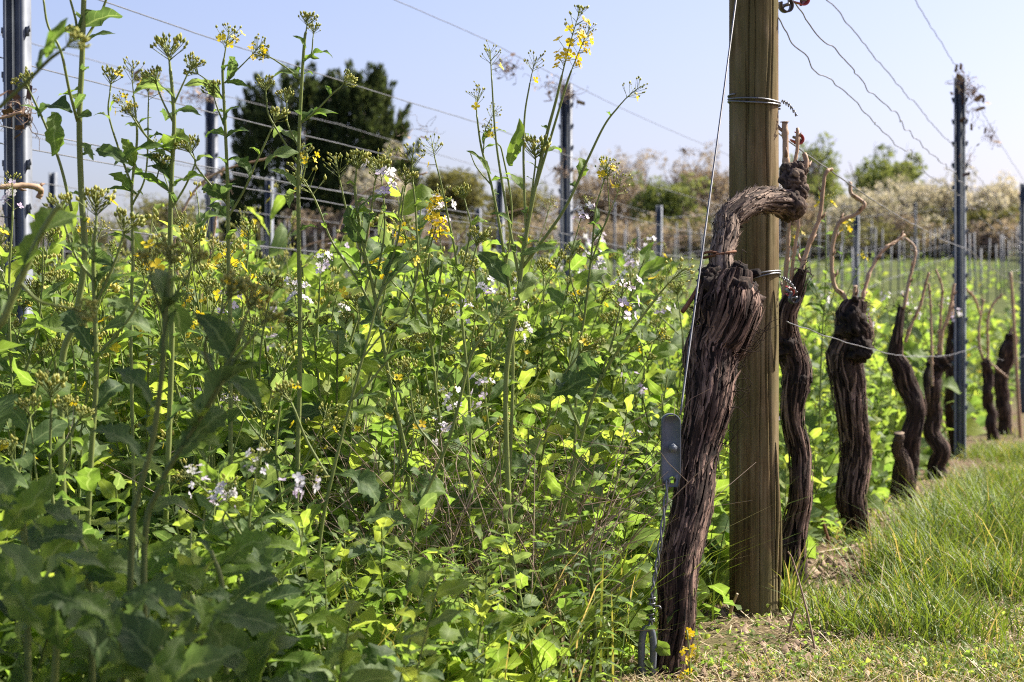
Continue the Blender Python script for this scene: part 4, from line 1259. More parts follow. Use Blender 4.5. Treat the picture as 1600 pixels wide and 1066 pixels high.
def add_flower(g, rg, p, d, r, mat, tint=0.5):
    R = frame_from(d, rg.normal(size=3))
    a0 = rg.uniform(0, 6.28)
    for k in range(4):
        a = a0+k*math.pi/2+rg.normal()*0.12
        c, s = math.cos(a), math.sin(a)
        ex = np.array([c, 0, s]); ey = np.array([-s, 0, c])
        lift = rg.uniform(0.05, 0.5)
        V = np.array([0*ex, ex*r*0.55+ey*r*0.42+[0, r*lift*0.6, 0], ex*r+ey*r*0.32+[0, r*lift*rg.uniform(0.4, 1.1), 0], ex*r*1.05-ey*r*0.30+[0, r*lift*rg.uniform(0.4, 1.1), 0], ex*r*0.55-ey*r*0.42+[0, r*lift*0.6, 0]])
        g.add(V @ R.T + np.asarray(p), [(0,1,2),(0,2,3),(0,3,4)], None, tint+rg.normal()*0.1, mat)

def raceme(rg, kind, s=1.0, lod=0):
    """flower head growing along +Z from the origin; its own stem included"""
    g = Geo()
    if kind == 'bud':
        L, nb, nf = 0.026*s, 40, int(rg.random() < 0.5)
    elif kind == 'yellow':
        L, nb, nf = 0.12*s, 20, 20
    elif kind == 'gone':
        L, nb, nf = 0.06*s, 18, int(rg.random() < 0.6)
    elif kind == 'white':
        L, nb, nf = 0.06*s, 12, 8
    else:
        L, nb, nf = 0.05*s, 22, 5
    if lod:
        nb, nf = max(4, nb//3), (max(2, nf//2) if kind in ('white', 'yellow', 'mixed') else int(rg.random() < 0.25))
    bend = np.array([rg.normal()*0.12, rg.normal()*0.12])
    axis = lambda t: np.array([bend[0]*t*t*L, bend[1]*t*t*L, t*L])
    g.tube([axis(t) for t in np.linspace(0, 1, 4)], np.linspace(0.0016, 0.0009, 4)*max(s, .8), 4, 0.6, 0, cap=False)
    bs = (0.0075 if not lod else 0.013)*s
    for i in range(nb):
        t = 1-0.45*rg.random()**1.5 if kind in ('yellow', 'white') else rg.uniform(0.35, 1.0)
        a = i*2.4+rg.normal()*0.3
        out = ((1.05-t)*0.018 + 0.003 + rg.random()*0.006)*s*(1.0 if kind == 'bud' else 1.35)
        p0 = axis(t)
        p = p0+np.array([math.cos(a)*out, math.sin(a)*out, out*rg.uniform(0.3, 1.1)+0.004*s])
        if not lod:
            g.tube([p0, p], [0.0006*s, 0.0005*s], 3, 0.6, 0, cap=False)
        dd = p-p0; dd = dd/np.linalg.norm(dd)+np.array([0, 0, 0.7])
        add_bud(g, p, dd, bs*rg.uniform(0.8, 1.3), bs*rg.uniform(0.26, 0.38), rg.uniform(0.25, 0.75))
    m = 4 if kind == 'white' else 3
    for i in range(nf):
        t = rg.uniform(0.02, 0.88) if kind != 'bud' else rg.uniform(0.3, 0.8)
        a = rg.uniform(0, 6.28); out = rg.uniform(0.014, 0.028)*s
        p0 = axis(t); p = p0+np.array([math.cos(a)*out, math.sin(a)*out, out*rg.uniform(0.2, 0.9)])
        if not lod:
            g.tube([p0, p], [0.0007*s, 0.0006*s], 3, 0.6, 0, cap=False)
        add_flower(g, rg, p, (p-p0)+np.array([0, 0, 0.006]), rg.uniform(0.0075, 0.0105)*(1.0 if kind == 'white' else 1.0)*s**0.5, m, rg.uniform(0.3, 0.8))
    return g

rngL = np.random.default_rng(77)
LEAFV = {}
for st, args in {'lance': dict(L=0.1, W=0.017, seg=12, cross=2, style='lance', lobe=0.14, wave=0.25), 'clasp': dict(L=0.1, W=0.026, seg=12, cross=2, style='lance', lobe=0.22, wave=0.35, droop=1.2),
                 'lyrate': dict(L=0.16, W=0.040, seg=15, cross=2, style='lyrate', lobe=0.42, wave=0.3, droop=1.1), 'oval': dict(L=0.06, W=0.022, seg=10, cross=2, style='oval', lobe=0.03, wave=0.08, droop=0.5),
                 'big': dict(L=0.2, W=0.060, seg=16, cross=2, style='lyrate', lobe=0.30, wave=0.22, droop=0.9)}.items():
    for q in range(7):
        kw = dict(args); kw['droop'] = args.get('droop', 0.8)*rngL.uniform(0.5, 1.3); kw['fold'] = rngL.uniform(0.15, 0.5)
        for mi, mm in ((0, 'leaf'), (1, 'glaucous')):
            g = Geo(); V, F, uv = leaf_arrays(rngL, **kw); g.add(V, F, uv, float(np.clip(rngL.normal(0.5, 0.22), 0.05, 0.95)))
            LEAFV.setdefault(st, []).append((g.mesh('leaf', [M[mm]]), args['L']))
HEADV = {k: [raceme(rngL, k).mesh('flower_head', CROP) for q in range(5)] for k in ('bud', 'yellow', 'white', 'gone', 'mixed')}

def flowering_plant(label, depth, stems, leaves=(), seed=0, auto=0.05, autolen=(0.03, 0.07), name='flowering_rapeseed', cat='plant', group='flowering cover crop plants', stemtint=0.55, base=None):
    """stems: (points, r0, r1, head, head size); first stem is the main one and is carried down to the ground"""
    rg = np.random.default_rng(1000+seed)
    main = stems[0][0]
    d0 = depth
    b = at(main[0][0], main[0][1], d0); b[2] = 0.0
    b = b + np.array([rg.normal()*0.02, rg.normal()*0.02, 0])
    root = thing(name, b, label, cat, group)
    for si, (pts, r0, r1, head, hs) in enumerate(stems):
        Q = [at(p[0], p[1], d0+(p[2] if len(p) > 2 else 0))-b for p in pts]
        if si == 0:
            Q = [np.array([0, 0, -0.02])] + Q
        P = catmull(Q, 8*len(Q))
        g = Geo()
        g.tube(P, np.linspace(r0, r1, len(P))*0.82, 8, stemtint, 0)
        g.build('stem' if si == 0 else 'branch', M['stem'], root)
        tg = P[-1]-P[-3]; tg /= np.linalg.norm(tg)
        if head:
            A = frame_from(tg, (rg.normal(), rg.normal(), 0.1)); R = np.stack([A[:, 0], -A[:, 2], A[:, 1]], 1)
            R = R @ rotz(rg.uniform(0, 6.28))
            vs = HEADV[head]
            link('flower_head', vs[rg.integers(len(vs))], root, mat4(R, P[-1], hs))
        if auto:
            s = np.concatenate([[0], np.cumsum(np.linalg.norm(np.diff(P, axis=0), axis=1))])
            q = s[-1]*(0.1 if si else 0.3); a = rg.uniform(0, 6.28)
            while q < s[-1]-0.01:
                i = min(len(P)-2, int(np.searchsorted(s, q)))
                a += 2.4+rg.normal()*0.4
                f = q/s[-1]
                d = np.array([math.cos(a), math.sin(a), rg.uniform(0.25, 1.0)])
                L = rg.uniform(*autolen)*(1.25-0.75*f)
                vs = LEAFV[rg.choice(['lance', 'clasp'] if f > 0.35 or si else ['clasp', 'lyrate'])]
                me, L0 = vs[rg.integers(len(vs))]
                link('leaf', me, root, mat4(frame_from(d, np.array([0, 0, 1.0])+rg.normal(size=3)*0.4), P[i], L/L0))
                q += auto*rg.uniform(0.6, 1.4)*(1.0-0.4*f)
    for (x0, y0, x1, y1, st, dd) in leaves:
        p0 = at(x0, y0, d0+dd)-b; p1 = at(x1, y1, d0+dd+rg.normal()*0.02)-b
        d = p1-p0; Lr = np.linalg.norm(d)
        vs = LEAFV[st]; me, L0 = vs[rg.integers(len(vs))]
        up = np.array([rg.normal()*0.4, -0.7+rg.normal()*0.3, 0.8])
        link('leaf', me, root, mat4(frame_from(d+np.array([0, 0, 0.10*Lr]), up), p0, Lr/L0*1.05))
    return root

FP = flowering_plant
FP('tall pale-stemmed rapeseed reaching out of the top of the picture at left', 2.7,
   [([(95, 620), (118, 500), (132, 400), (127, 300), (124, 190), (128, 100), (131, 0), (133, -60)], .0065, .0045, None, 1),
    ([(121, 190, 0), (108, 140, -.03), (95, 80, -.05), (75, 40, -.05), (68, 0, -.05)], .0028, .0018, 'bud', .9),
    ([(129, 70, 0), (142, 48, .02), (158, 20, .02), (170, -12, .02)], .0028, .002, 'bud', 1),
    ([(122, 60), (118, 30), (110, 0), (104, -30)], .0025, .0018, None, 1),
    ([(112, 330), (95, 260), (75, 205), (50, 150)], .003, .002, 'bud', .9)],
   [(128, 68, 177, 48, 'lance', 0), (110, 178, 52, 165, 'clasp', -.02), (122, 180, 140, 182, 'oval', 0), (85, 175, 80, 240, 'clasp', -.03), (128, 140, 112, 145, 'oval', 0), (128, 225, 145, 245, 'lance', 0), (150, 235, 200, 250, 'clasp', 0)], seed=1, auto=0.10)
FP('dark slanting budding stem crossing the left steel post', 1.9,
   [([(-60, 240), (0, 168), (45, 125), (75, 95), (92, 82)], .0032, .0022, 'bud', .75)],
   [(62, 110, 82, 62, 'clasp', 0), (75, 92, 105, 30, 'lance', 0)], seed=2, auto=0, stemtint=0.15)  # stem colour darkened to stand for shade
FP('budding rapeseed with a wide dense head left of centre of the sky', 2.75,
   [([(268, 560), (266, 380), (268, 280), (272, 200), (270, 150), (266, 108)], .0056, .0030, 'bud', 1.25),
    ([(268, 285), (250, 240, .02), (222, 205, .03), (205, 180, .03)], .0024, .0015, 'mixed', .6),
    ([(271, 165), (282, 140), (292, 118)], .002, .0014, 'bud', .8), ([(270, 190), (255, 160), (247, 140)], .002, .0014, 'bud', .8),
    ([(270, 240), (232, 216, -.02), (215, 190, -.03)], .002, .0014, 'bud', .7), ([(266, 330), (290, 290), (305, 255), (302, 246)], .0022, .0014, 'bud', .8), ([(266, 300), (245, 285), (246, 275)], .002, .0014, 'bud', .8)],
   [(272, 232, 175, 245, 'lance', -.02), (268, 290, 232, 228, 'clasp', 0), (272, 180, 308, 172, 'lance', 0), (226, 135, 245, 105, 'clasp', .02), (272, 290, 310, 275, 'clasp', 0), (268, 240, 280, 190, 'lance', 0)], seed=3, auto=0.07)
FP('rapeseed with spreading yellow-tipped heads left of the steel post by the evergreens', 2.9,
   [([(360, 560), (357, 400), (356, 300), (352, 200), (348, 115), (350, 92)], .0048, .0024, 'mixed', .85),
    ([(352, 160), (335, 135), (316, 120)], .0018, .0012, 'bud', .7), ([(351, 130), (368, 112), (384, 96)], .0018, .0012, 'mixed', .7), ([(352, 200), (340, 170), (336, 158)], .002, .0012, 'bud', .8),
    ([(356, 340), (380, 300), (400, 255), (425, 200)], .0028, .0018, 'bud', .85), ([(356, 320), (330, 290), (308, 262), (304, 248)], .0024, .0016, 'bud', .85)],
   [(353, 128, 388, 132, 'lance', 0), (353, 212, 322, 205, 'lance', 0), (356, 250, 398, 268, 'clasp', 0), (356, 310, 310, 285, 'clasp', 0), (358, 345, 330, 310, 'clasp', .02)], seed=4, auto=0.08)
FP('tall budding stem standing against the broad evergreen tree', 2.95,
   [([(468, 600), (467, 380), (466, 280), (468, 200), (472, 120), (476, 62), (478, 50)], .0052, .0026, 'bud', .8),
    ([(470, 125), (450, 108), (428, 93)], .002, .0013, 'bud', .7), ([(467, 195), (495, 172), (518, 148), (530, 138)], .0022, .0014, 'bud', .75), ([(474, 95), (486, 85), (489, 60)], .0017, .0012, 'bud', .6),
    ([(466, 258), (440, 215), (420, 180), (416, 152)], .0024, .0015, 'bud', .8), ([(466, 230), (450, 195), (448, 170)], .002, .0013, 'bud', .8), ([(466, 300), (472, 280), (476, 265)], .0018, .0012, 'mixed', .6)],
   [(467, 240, 402, 252, 'clasp', -.02), (468, 195, 528, 172, 'lance', 0), (470, 116, 420, 118, 'lance', 0), (472, 95, 492, 92, 'lance', 0), (466, 250, 480, 262, 'oval', 0), (468, 300, 440, 315, 'clasp', 0), (478, 75, 463, 55, 'lance', 0), (518, 150, 510, 130, 'lance', 0)], seed=5, auto=0.14)
FP('tall rapeseed with the bright yellow flower spike in front of the steel post', 2.9,
   [([(790, 640), (808, 480), (820, 380), (835, 300), (852, 220), (868, 160), (878, 118)], .0058, .0024, 'yellow', .85),
    ([(838, 290), (868, 190), (886, 130), (893, 110)], .0028, .0018, 'yellow', .6),
    ([(812, 440), (792, 330), (775, 220), (768, 118)], .0032, .0015, 'gone', .7),
    ([(822, 370), (818, 250), (820, 180), (828, 130)], .0028, .0015, 'gone', .7),
    ([(815, 420), (880, 330), (918, 250), (945, 195), (968, 165)], .0034, .0015, 'gone', .7),
    ([(820, 400), (830, 310), (836, 262)], .0026, .0017, 'bud', 1.2)],
   [(842, 245, 880, 228, 'lance', 0), (812, 400, 870, 382, 'lance', -.02), (905, 280, 912, 240, 'clasp', 0), (806, 500, 760, 470, 'clasp', -.02), (800, 260, 815, 190, 'lance', 0), (808, 470, 840, 420, 'clasp', 0), (800, 350, 770, 330, 'lance', 0), (822, 300, 790, 265, 'lance', 0)], seed=6, auto=0.16, autolen=(0.02, 0.045))
FP('slim bud-tipped stem leaning left of the yellow flower spike', 3.0,
   [([(800, 640), (798, 480), (785, 380), (768, 290), (752, 230), (745, 180)], .0040, .0018, 'gone', .7), ([(768, 290), (745, 262), (735, 240)], .0016, .001, None, .5), ([(755, 240), (758, 205), (762, 195)], .0015, .001, 'gone', .5), ([(790, 420), (800, 330), (785, 240), (778, 225)], .0022, .0014, 'mixed', .6)],
   [(768, 272, 735, 235, 'lance', 0), (755, 225, 768, 198, 'lance', 0), (795, 450, 760, 380, 'clasp', 0)], seed=7, auto=0.2, autolen=(0.02, 0.04))
FP('small yellow-topped plant between the yellow spike and the wooden post', 3.4,
   [([(900, 620), (915, 480), (925, 390), (930, 330), (940, 295)], .0036, .0016, 'mixed', .9), ([(920, 420), (945, 350), (958, 320)], .002, .0012, 'gone', .8), ([(925, 380), (950, 340), (950, 290)], .0018, .0012, 'mixed', .7), ([(912, 500), (890, 420), (905, 350)], .002, .0012, 'white', .7)],
   [(928, 350, 935, 320, 'lance', 0), (916, 440, 960, 420, 'clasp', 0), (910, 520, 870, 500, 'clasp', 0)], seed=8, auto=0.09)
FP('bushy pale green plant crowned with many buds below the evergreen trees', 3.0,
   [([(640, 760), (610, 600), (585, 460), (565, 370), (555, 300), (556, 275)], .0050, .0026, 'bud', 1.0), ([(575, 420), (545, 340), (535, 300)], .0026, .0018, 'gone', .9), ([(590, 470), (620, 380), (632, 300)], .0028, .0018, 'bud', .95), ([(600, 520), (560, 440), (520, 380), (500, 330)], .0028, .0018, 'gone', 1.2),
    ([(605, 560), (650, 440), (650, 340), (645, 285)], .0026, .0018, 'gone', .9), ([(585, 450), (600, 370), (600, 320)], .0024, .0016, 'white', 1.1), ([(570, 390), (580, 330), (585, 290)], .0022, .0016, 'bud', 1.1)],
   [(570, 380, 530, 330, 'clasp', 0), (600, 430, 640, 380, 'clasp', 0), (610, 520, 560, 500, 'lyrate', -.03), (600, 500, 660, 520, 'lyrate', -.03), (560, 330, 590, 300, 'lance', 0)], seed=9, auto=0.05)
FP('plant with clustered golden yellow flowers in the middle of the field', 3.1,
   [([(690, 760), (680, 600), (668, 480), (665, 400), (668, 382)], .0044, .0022, 'yellow', .75), ([(672, 500), (690, 420), (688, 380)], .0024, .0016, 'yellow', .65), ([(675, 520), (640, 470), (612, 440)], .0022, .0015, 'yellow', .55), ([(670, 470), (655, 410), (645, 390)], .0022, .0015, 'mixed', .9), ([(676, 540), (700, 460), (715, 430)], .0022, .0014, 'bud', 1.0), ([(668, 440), (672, 390), (680, 360)], .002, .0014, 'white', .9)],
   [(675, 480, 720, 470, 'clasp', 0), (678, 560, 630, 560, 'lyrate', 0)], seed=10, auto=0.07)
FP('nodding bud-tipped stem left of the white-flowered plants, mid field', 3.0,
   [([(735, 700), (722, 500), (712, 400), (700, 340), (690, 290), (683, 262)], .0036, .0015, 'gone', .75), ([(718, 440), (735, 360), (728, 320)], .002, .0013, 'bud', .8), ([(722, 480), (738, 410), (742, 395)], .002, .0013, 'bud', 1.0)],
   [(720, 440, 700, 400, 'clasp', 0), (724, 500, 770, 490, 'clasp', 0)], seed=11, auto=0.10)
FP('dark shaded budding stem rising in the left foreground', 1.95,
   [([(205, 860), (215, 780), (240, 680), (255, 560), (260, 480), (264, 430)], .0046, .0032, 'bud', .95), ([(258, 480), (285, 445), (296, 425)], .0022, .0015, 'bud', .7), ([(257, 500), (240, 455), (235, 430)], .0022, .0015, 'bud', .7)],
   [(256, 480, 240, 400, 'clasp', 0), (262, 470, 288, 520, 'oval', 0), (245, 640, 180, 565, 'lyrate', -.02), (230, 720, 150, 660, 'lyrate', -.05), (262, 440, 300, 440, 'lance', 0), (255, 560, 262, 480, 'lance', 0)], seed=12, auto=0.08, stemtint=0.25, autolen=(.04, .08))  # stem tint lowered, shade painted into its colour
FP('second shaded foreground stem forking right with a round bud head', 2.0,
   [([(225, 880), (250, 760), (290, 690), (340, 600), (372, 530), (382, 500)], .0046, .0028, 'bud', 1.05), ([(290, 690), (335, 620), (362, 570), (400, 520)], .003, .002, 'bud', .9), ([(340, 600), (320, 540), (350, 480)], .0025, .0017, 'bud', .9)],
   [(300, 680, 398, 545, 'clasp', 0), (290, 690, 350, 690, 'lyrate', 0), (270, 730, 350, 640, 'lyrate', 0), (345, 590, 402, 640, 'clasp', .05), (360, 560, 310, 490, 'clasp', 0)], seed=13, auto=0.08, stemtint=0.3, autolen=(.04, .08))  # darker stem tint adds painted shade here too
FP('tall thin arching stem with a dark drooping leaf in the middle of the field', 2.6,
   [([(490, 960), (502, 830), (520, 740), (545, 640), (572, 540), (595, 460), (622, 425)], .0042, .0016, 'gone', .7), ([(545, 630), (575, 600), (600, 570), (625, 545)], .0024, .0014, None, 1), ([(566, 560), (600, 520), (640, 490)], .002, .0012, None, 1), ([(515, 750), (480, 690), (460, 640)], .003, .002, 'bud', 1)],
   [(600, 572, 640, 540, 'lance', 0), (545, 640, 600, 650, 'lance', 0), (510, 780, 450, 850, 'lyrate', 0), (520, 740, 600, 770, 'lyrate', .02), (565, 560, 560, 510, 'clasp', 0)], seed=14, auto=0)
FP('broad pale leaf stalk rising at the left edge', 1.95,
   [([(-40, 640), (10, 490), (40, 420), (62, 370), (85, 330), (96, 322)], .0062, .0030, None, 1), ([(30, 440), (60, 470), (100, 480)], .0026, .0018, 'bud', .8)],
   [(30, 430, 108, 312, 'big', 0), (0, 510, -30, 420, 'lyrate', 0)], seed=15, auto=0.0)
FP('leafy budding plant between the two pale stems at left', 2.5,
   [([(140, 760), (150, 600), (148, 480), (146, 400), (150, 352)], .0054, .003, 'bud', 1.2), ([(148, 480), (175, 420), (190, 380)], .0028, .002, 'bud', 1.1), ([(147, 440), (118, 400), (100, 350)], .0026, .0018, 'bud', 1), ([(150, 560), (200, 500), (225, 455)], .003, .002, 'mixed', 1.2)],
   [(148, 460, 190, 400, 'clasp', 0), (150, 560, 90, 480, 'lyrate', 0), (150, 520, 240, 500, 'lyrate', 0), (148, 410, 110, 370, 'clasp', 0)], seed=16, auto=0.05, autolen=(0.04, 0.09))
FP('small bud-headed plant right of the wide dense head, against the sky', 2.85,
   [([(205, 560), (208, 400), (206, 300), (214, 220), (212, 180), (209, 150)], .0036, .0018, 'gone', .8), ([(206, 290), (188, 240), (170, 180), (172, 142)], .0024, .0014, 'bud', .9), ([(207, 320), (228, 270), (232, 160)], .0022, .0014, 'mixed', .7)],
   [(206, 300, 170, 270, 'clasp', 0), (172, 175, 180, 150, 'lance', 0), (208, 260, 190, 215, 'clasp', 0)], seed=17, auto=0.08)
FP('pale stem curving right across the middle beside the golden flowers', 2.75,
   [([(560, 960), (640, 820), (700, 690), (735, 560), (760, 520)], .0046, .0022, 'gone', .9), ([(690, 710), (650, 660), (640, 600)], .0026, .0016, 'bud', .9)],
   [(640, 820, 560, 800, 'lyrate', 0), (700, 690, 760, 660, 'lyrate', 0), (660, 780, 720, 770, 'clasp', 0), (600, 880, 545, 860, 'big', 0)], seed=18, auto=0.11)
FP('leaning leafy stem right of centre with a large bent leaf', 3.05,
   [([(860, 900), (905, 700), (935, 600), (985, 520), (1030, 460)], .0050, .0022, 'gone', 1), ([(910, 680), (880, 600), (900, 560)], .003, .002, 'bud', 1), ([(930, 610), (955, 540), (965, 500)], .0026, .0018, 'white', 1)],
   [(850, 620, 920, 590, 'big', 0), (850, 640, 895, 670, 'lyrate', -.03), (905, 700, 960, 690, 'lyrate', 0), (940, 590, 890, 550, 'clasp', 0), (880, 790, 960, 745, 'big', -.05)], seed=19, auto=0.06, autolen=(.04, .08))
FP('white and lilac flowering radish low in the left foreground', 2.35,
   [([(370, 960), (385, 860), (392, 790), (398, 750)], .0034, .0018, 'white', .62), ([(386, 850), (345, 790), (325, 770)], .002, .0014, 'white', .65), ([(388, 830), (430, 780), (442, 770)], .002, .0014, 'white', .75), ([(384, 870), (320, 830), (330, 800)], .002, .0014, 'white', .6), ([(386, 860), (350, 820), (352, 800)], .002, .0014, 'white', .6)],
   [(385, 860, 450, 850, 'lyrate', 0), (380, 890, 310, 870, 'big', 0), (388, 830, 420, 900, 'lyrate', -.04)], seed=20, auto=0.05, name='flowering_radish')
for i, (px, py, d, hd, lab) in enumerate([
        (60, 440, 3.2, 'bud', 'short budding plant beside the foot of the left steel post'), (350, 450, 3.0, 'mixed', 'short yellow-budded plant right of the shaded foreground stem'), (420, 470, 3.3, 'bud', 'budding plant below the broad evergreen tree, left of the tall stem'), (500, 440, 3.5, 'white', 'white-flowered radish left of the bushy pale green plant'),
        (560, 500, 3.4, 'bud', 'short budding plant below the bushy pale green plant'), (760, 470, 3.6, 'white', 'white-flowered radish left of the main yellow-spike stem'), (850, 440, 4.0, 'bud', 'budding plant right of the main yellow-spike stem'), (985, 420, 4.4, 'white', 'white-flowered radish left of the bent vine arm'),
        (1010, 400, 5.2, 'white', 'pale flowering radish nearest the guy wire'), (935, 385, 5.5, 'white', 'pale flowering radish behind the small yellow-topped plant'), (1060, 470, 4.6, 'bud', 'budding plant behind the iron rod of the gnarled vine'), (1290, 480, 6.5, 'white', 'white-flowered radish between the second and third vines'),
        (1385, 475, 7.5, 'white', 'white-flowered radish between the third and fourth vines'), (1445, 470, 8.5, 'white', 'white-flowered radish between the fourth and fifth vines'), (1290, 340, 5.6, 'mixed', 'yellow-green sprig right of the wooden post before the far posts'), (20, 330, 3.0, 'white', 'radish sprig with lilac petals at the left edge before the post'),
        (300, 400, 3.1, 'bud', 'leafy budding plant behind the shaded foreground stem'), (110, 520, 3.0, 'bud', 'yellowish leafy plant at left below the pale stems'), (690, 520, 3.3, 'bud', 'budding plant below the golden yellow flowers'), (620, 640, 3.0, 'gone', 'leafy stem in the middle below the thin arching stem'),
        (760, 640, 3.1, 'white', 'lilac-flowered radish below the yellow-spike stem'), (440, 620, 2.8, 'gone', 'leafy stem left of the thin arching stem'), (80, 640, 2.4, 'bud', 'leafy plant low at the left edge of the field'), (960, 520, 4.0, 'bud', 'budding plant left of the guy wire in mid field')]):
    rg = np.random.default_rng(300+i)
    h = 533-py
    gy = 533+CAM_H*FPX/d
    H = gy-py
    j = lambda a: rg.normal()*a
    stems = [([(px+j(15), py+0.75*H), (px+j(12), py+0.45*H), (px+j(6), py+0.18*H), (px, py)], .0042, .002, hd, 1.15 if hd != 'white' else .8)]
    for k in range(4):
        f = rg.uniform(0.12, 0.5); sg = (-1)**k
        stems.append(([(px, py+f*H), (px+sg*rg.uniform(15, 40), py+f*H*0.6), (px+sg*rg.uniform(20, 60), py+f*H*rg.uniform(0.1, 0.4))], .0022, .0013, hd if rg.random() < .7 else 'bud', rg.uniform(.6, .95)))
    lv = [(px, py+f*H, px+rg.choice([-1, 1])*rg.uniform(40, 95), py+f*H-rg.uniform(-30, 50), rg.choice(['lyrate', 'clasp', 'lyrate', 'big']), j(.04)) for f in (0.25, 0.35, 0.45, 0.55, 0.65, 0.75)]
    FP(lab, d, stems, lv, seed=400+i, auto=0.06, autolen=(.03, .075), name='flowering_radish' if hd == 'white' else 'flowering_rapeseed')

# ------------------------------------------------------------------ the uncountable cover crop between the rows
def crop_template(rg, h, kind, lod):
    g = Geo()
    lean = rg.normal(size=2)*0.10*h
    P = catmull([(0, 0, -0.02), (lean[0]*0.3, lean[1]*0.3, h*0.4), (lean[0], lean[1], h)], 6 if lod < 2 else 3)
    g.tube(P, np.linspace(0.0044, 0.0018, len(P)), 5 if lod == 0 else 3, rg.uniform(0.3, 0.7), 0, cap=False)
    nl = {0: 30, 1: 20, 2: 8}[lod]
    seg, cr = {0: (7, 1), 1: (5, 1), 2: (3, 1)}[lod]
    a = rg.uniform(0, 6.28)
    for i in range(nl):
        f = (i+0.5)/nl
        a += 2.4+rg.normal()*0.35
        p = P[int(f*(len(P)-1))]*(1-(f*(len(P)-1)) % 1)+P[min(len(P)-1, int(f*(len(P)-1))+1)]*((f*(len(P)-1)) % 1)
        L = (0.180-0.118*f)*rg.uniform(0.6, 1.35)*(1.25 if lod == 2 else 1.0)
        st = 'lyrate' if f < 0.6 else 'lance'
        W = L*(0.35 if st == 'lyrate' else 0.25)*rg.uniform(0.8, 1.2)
        d = np.array([math.cos(a), math.sin(a), rg.uniform(0.2, 1.1)])
        tint = np.clip(rg.normal(0.57+0.18*f, 0.20), 0, 1)
        add_leaf(g, rg, p, d, np.array([0, 0, 1.0])+rg.normal(size=3)*0.55, L, W, tint, 1 if rg.random() < 0.72 else 5, seg=seg, cross=cr, style=st, lobe=0.4 if st == 'lyrate' else 0.15, droop=rg.uniform(0.1, 1.3), fold=rg.uniform(0.05, 0.4), wave=0.3)
    if kind:
        tops = [(P[-1], np.array([lean[0]*0.3, lean[1]*0.3, h])*1.0)]
        for b in range({0: 4, 1: 3, 2: 2}[lod]):
            aa = rg.uniform(0, 6.28); f = rg.uniform(0.55, 0.85)
            p = P[int(f*(len(P)-1))]
            q = p+np.array([math.cos(aa)*0.07, math.sin(aa)*0.07, rg.uniform(0.08, 0.2)])
            g.tube(catmull([p, (p+q)/2+[0.01, 0, 0.0], q], 4 if lod < 2 else 2), np.linspace(0.0018, 0.001, 4 if lod < 2 else 2), 3, 0.55, 0, cap=False)
            tops.append((q, q-p))
        for (q, dd) in tops:
            kk = kind if rg.random() < 0.75 else 'bud'
            A = frame_from(dd, (rg.normal(), rg.normal(), 0.1)); R = np.stack([A[:, 0], -A[:, 2], A[:, 1]], 1)
            g.put(raceme(rg, kk, rg.uniform(0.55, 0.85)*(1.2 if lod == 2 else 1.0), lod=0 if lod == 0 and rg.random() < 0.4 else 1).pack(), R, q)
    return g.pack()

rgT = np.random.default_rng(9)
TPL = {}
for lod in (0, 1, 2):
    TPL[lod] = [(crop_template(rgT, rgT.uniform(0.42, 0.58), k, lod), k) for k in (None, None, None, None, 'bud', 'white', 'gone', None, 'gone', 'bud', None, None, 'bud')]

def crop_height(x, y):
    l = lat(x, y)
    h = np.interp(y, [1.2, 2.0, 2.8, 3.6, 5.0, 9.0, 20.0, 27.0, 28.0], [0.36, 0.42, 0.46, 0.58, 0.68, 0.80, 0.70, 0.6, 0.3])
    edge = np.clip((-0.72-l)/0.75, 0.0, 1.0)
    h = h*(0.45+0.55*edge)
    return h*(0.78+0.44*vnoise(x*2.2+5, y*2.2, 3))

def scatter_crop():
    rg = np.random.default_rng(21)
    packs = {0: Geo(), 1: Geo(), 2: Geo()}
    n_in = 0
    def fill(y0, y1, dens, lod):
        nonlocal n_in
        w = 0.31*y1
        n = int(dens*2*w*(y1-y0))
        X = rg.uniform(-w, w, n); Y = rg.uniform(y0, y1, n)
        ok = (np.abs(X) < 0.30*Y+0.15) & (lat(X, Y) < -0.80) & (Y > 1.25)
        ok &= np.hypot(X-at(1048, 0, 3.02)[0], Y-3.02) > 0.14
        # keep the vine feet of row two open enough to see them
        for x, y in zip(X[ok], Y[ok]):
            h = float(crop_height(x, y))
            l = lat(x, y)
            flw = h > 0.40 and y > 2.2
            while True:
                pk, k = TPL[lod][rg.integers(len(TPL[lod]))]
                if (k is None or flw) and not (k == 'white' and (y < 3.2 or x < 0.0) and rg.random() < 0.85): break
            if k == 'mixed' and rg.random() < 0.5: continue
            s = h/0.5*rg.uniform(0.8, 1.15)
            tilt = rg.normal(size=2)*0.12
            R = rotz(rg.uniform(0, 6.28))
            Sh = np.array([[1, 0, tilt[0]], [0, 1, tilt[1]], [0, 0, 1.0]])
            V, F, U, T, Mi = pk
            W = (V*np.array([min(s, 1.15)*1.0, min(s, 1.15)*1.0, s])) @ R.T @ Sh.T
            packs[lod].add(W+np.array([x, y, float(terrain(x, y))]), F, U, np.clip(T+rg.normal()*0.10, 0, 1), Mi)
            n_in += 1
    fill(1.25, 2.4, 90, 0)
    fill(2.4, 4.6, 85, 0)
    fill(4.6, 8.0, 45, 1)
    fill(8.0, 14.0, 13, 2)
    fill(14.0, 27.0, 4.5, 2)
    fill(27.0, 52.0, 1.2, 2)
    labs = {0: ('near_cover_crop', 'dense leafy cover crop of mustard and radish filling the near field'), 1: ('cover_crop', 'dense flowering cover crop of radish in the middle rows'), 2: ('far_cover_crop', 'blurred cover crop with white flowers in the farther rows')}
    for k in packs:
        o = packs[k].build(labs[k][0], CROP)
        tag(o, labs[k][1], 'cover crop', kind='stuff')
        print(labs[k][0], sum(len(f) for f in packs[k].F))
    print('crop plants', n_in)
scatter_crop()

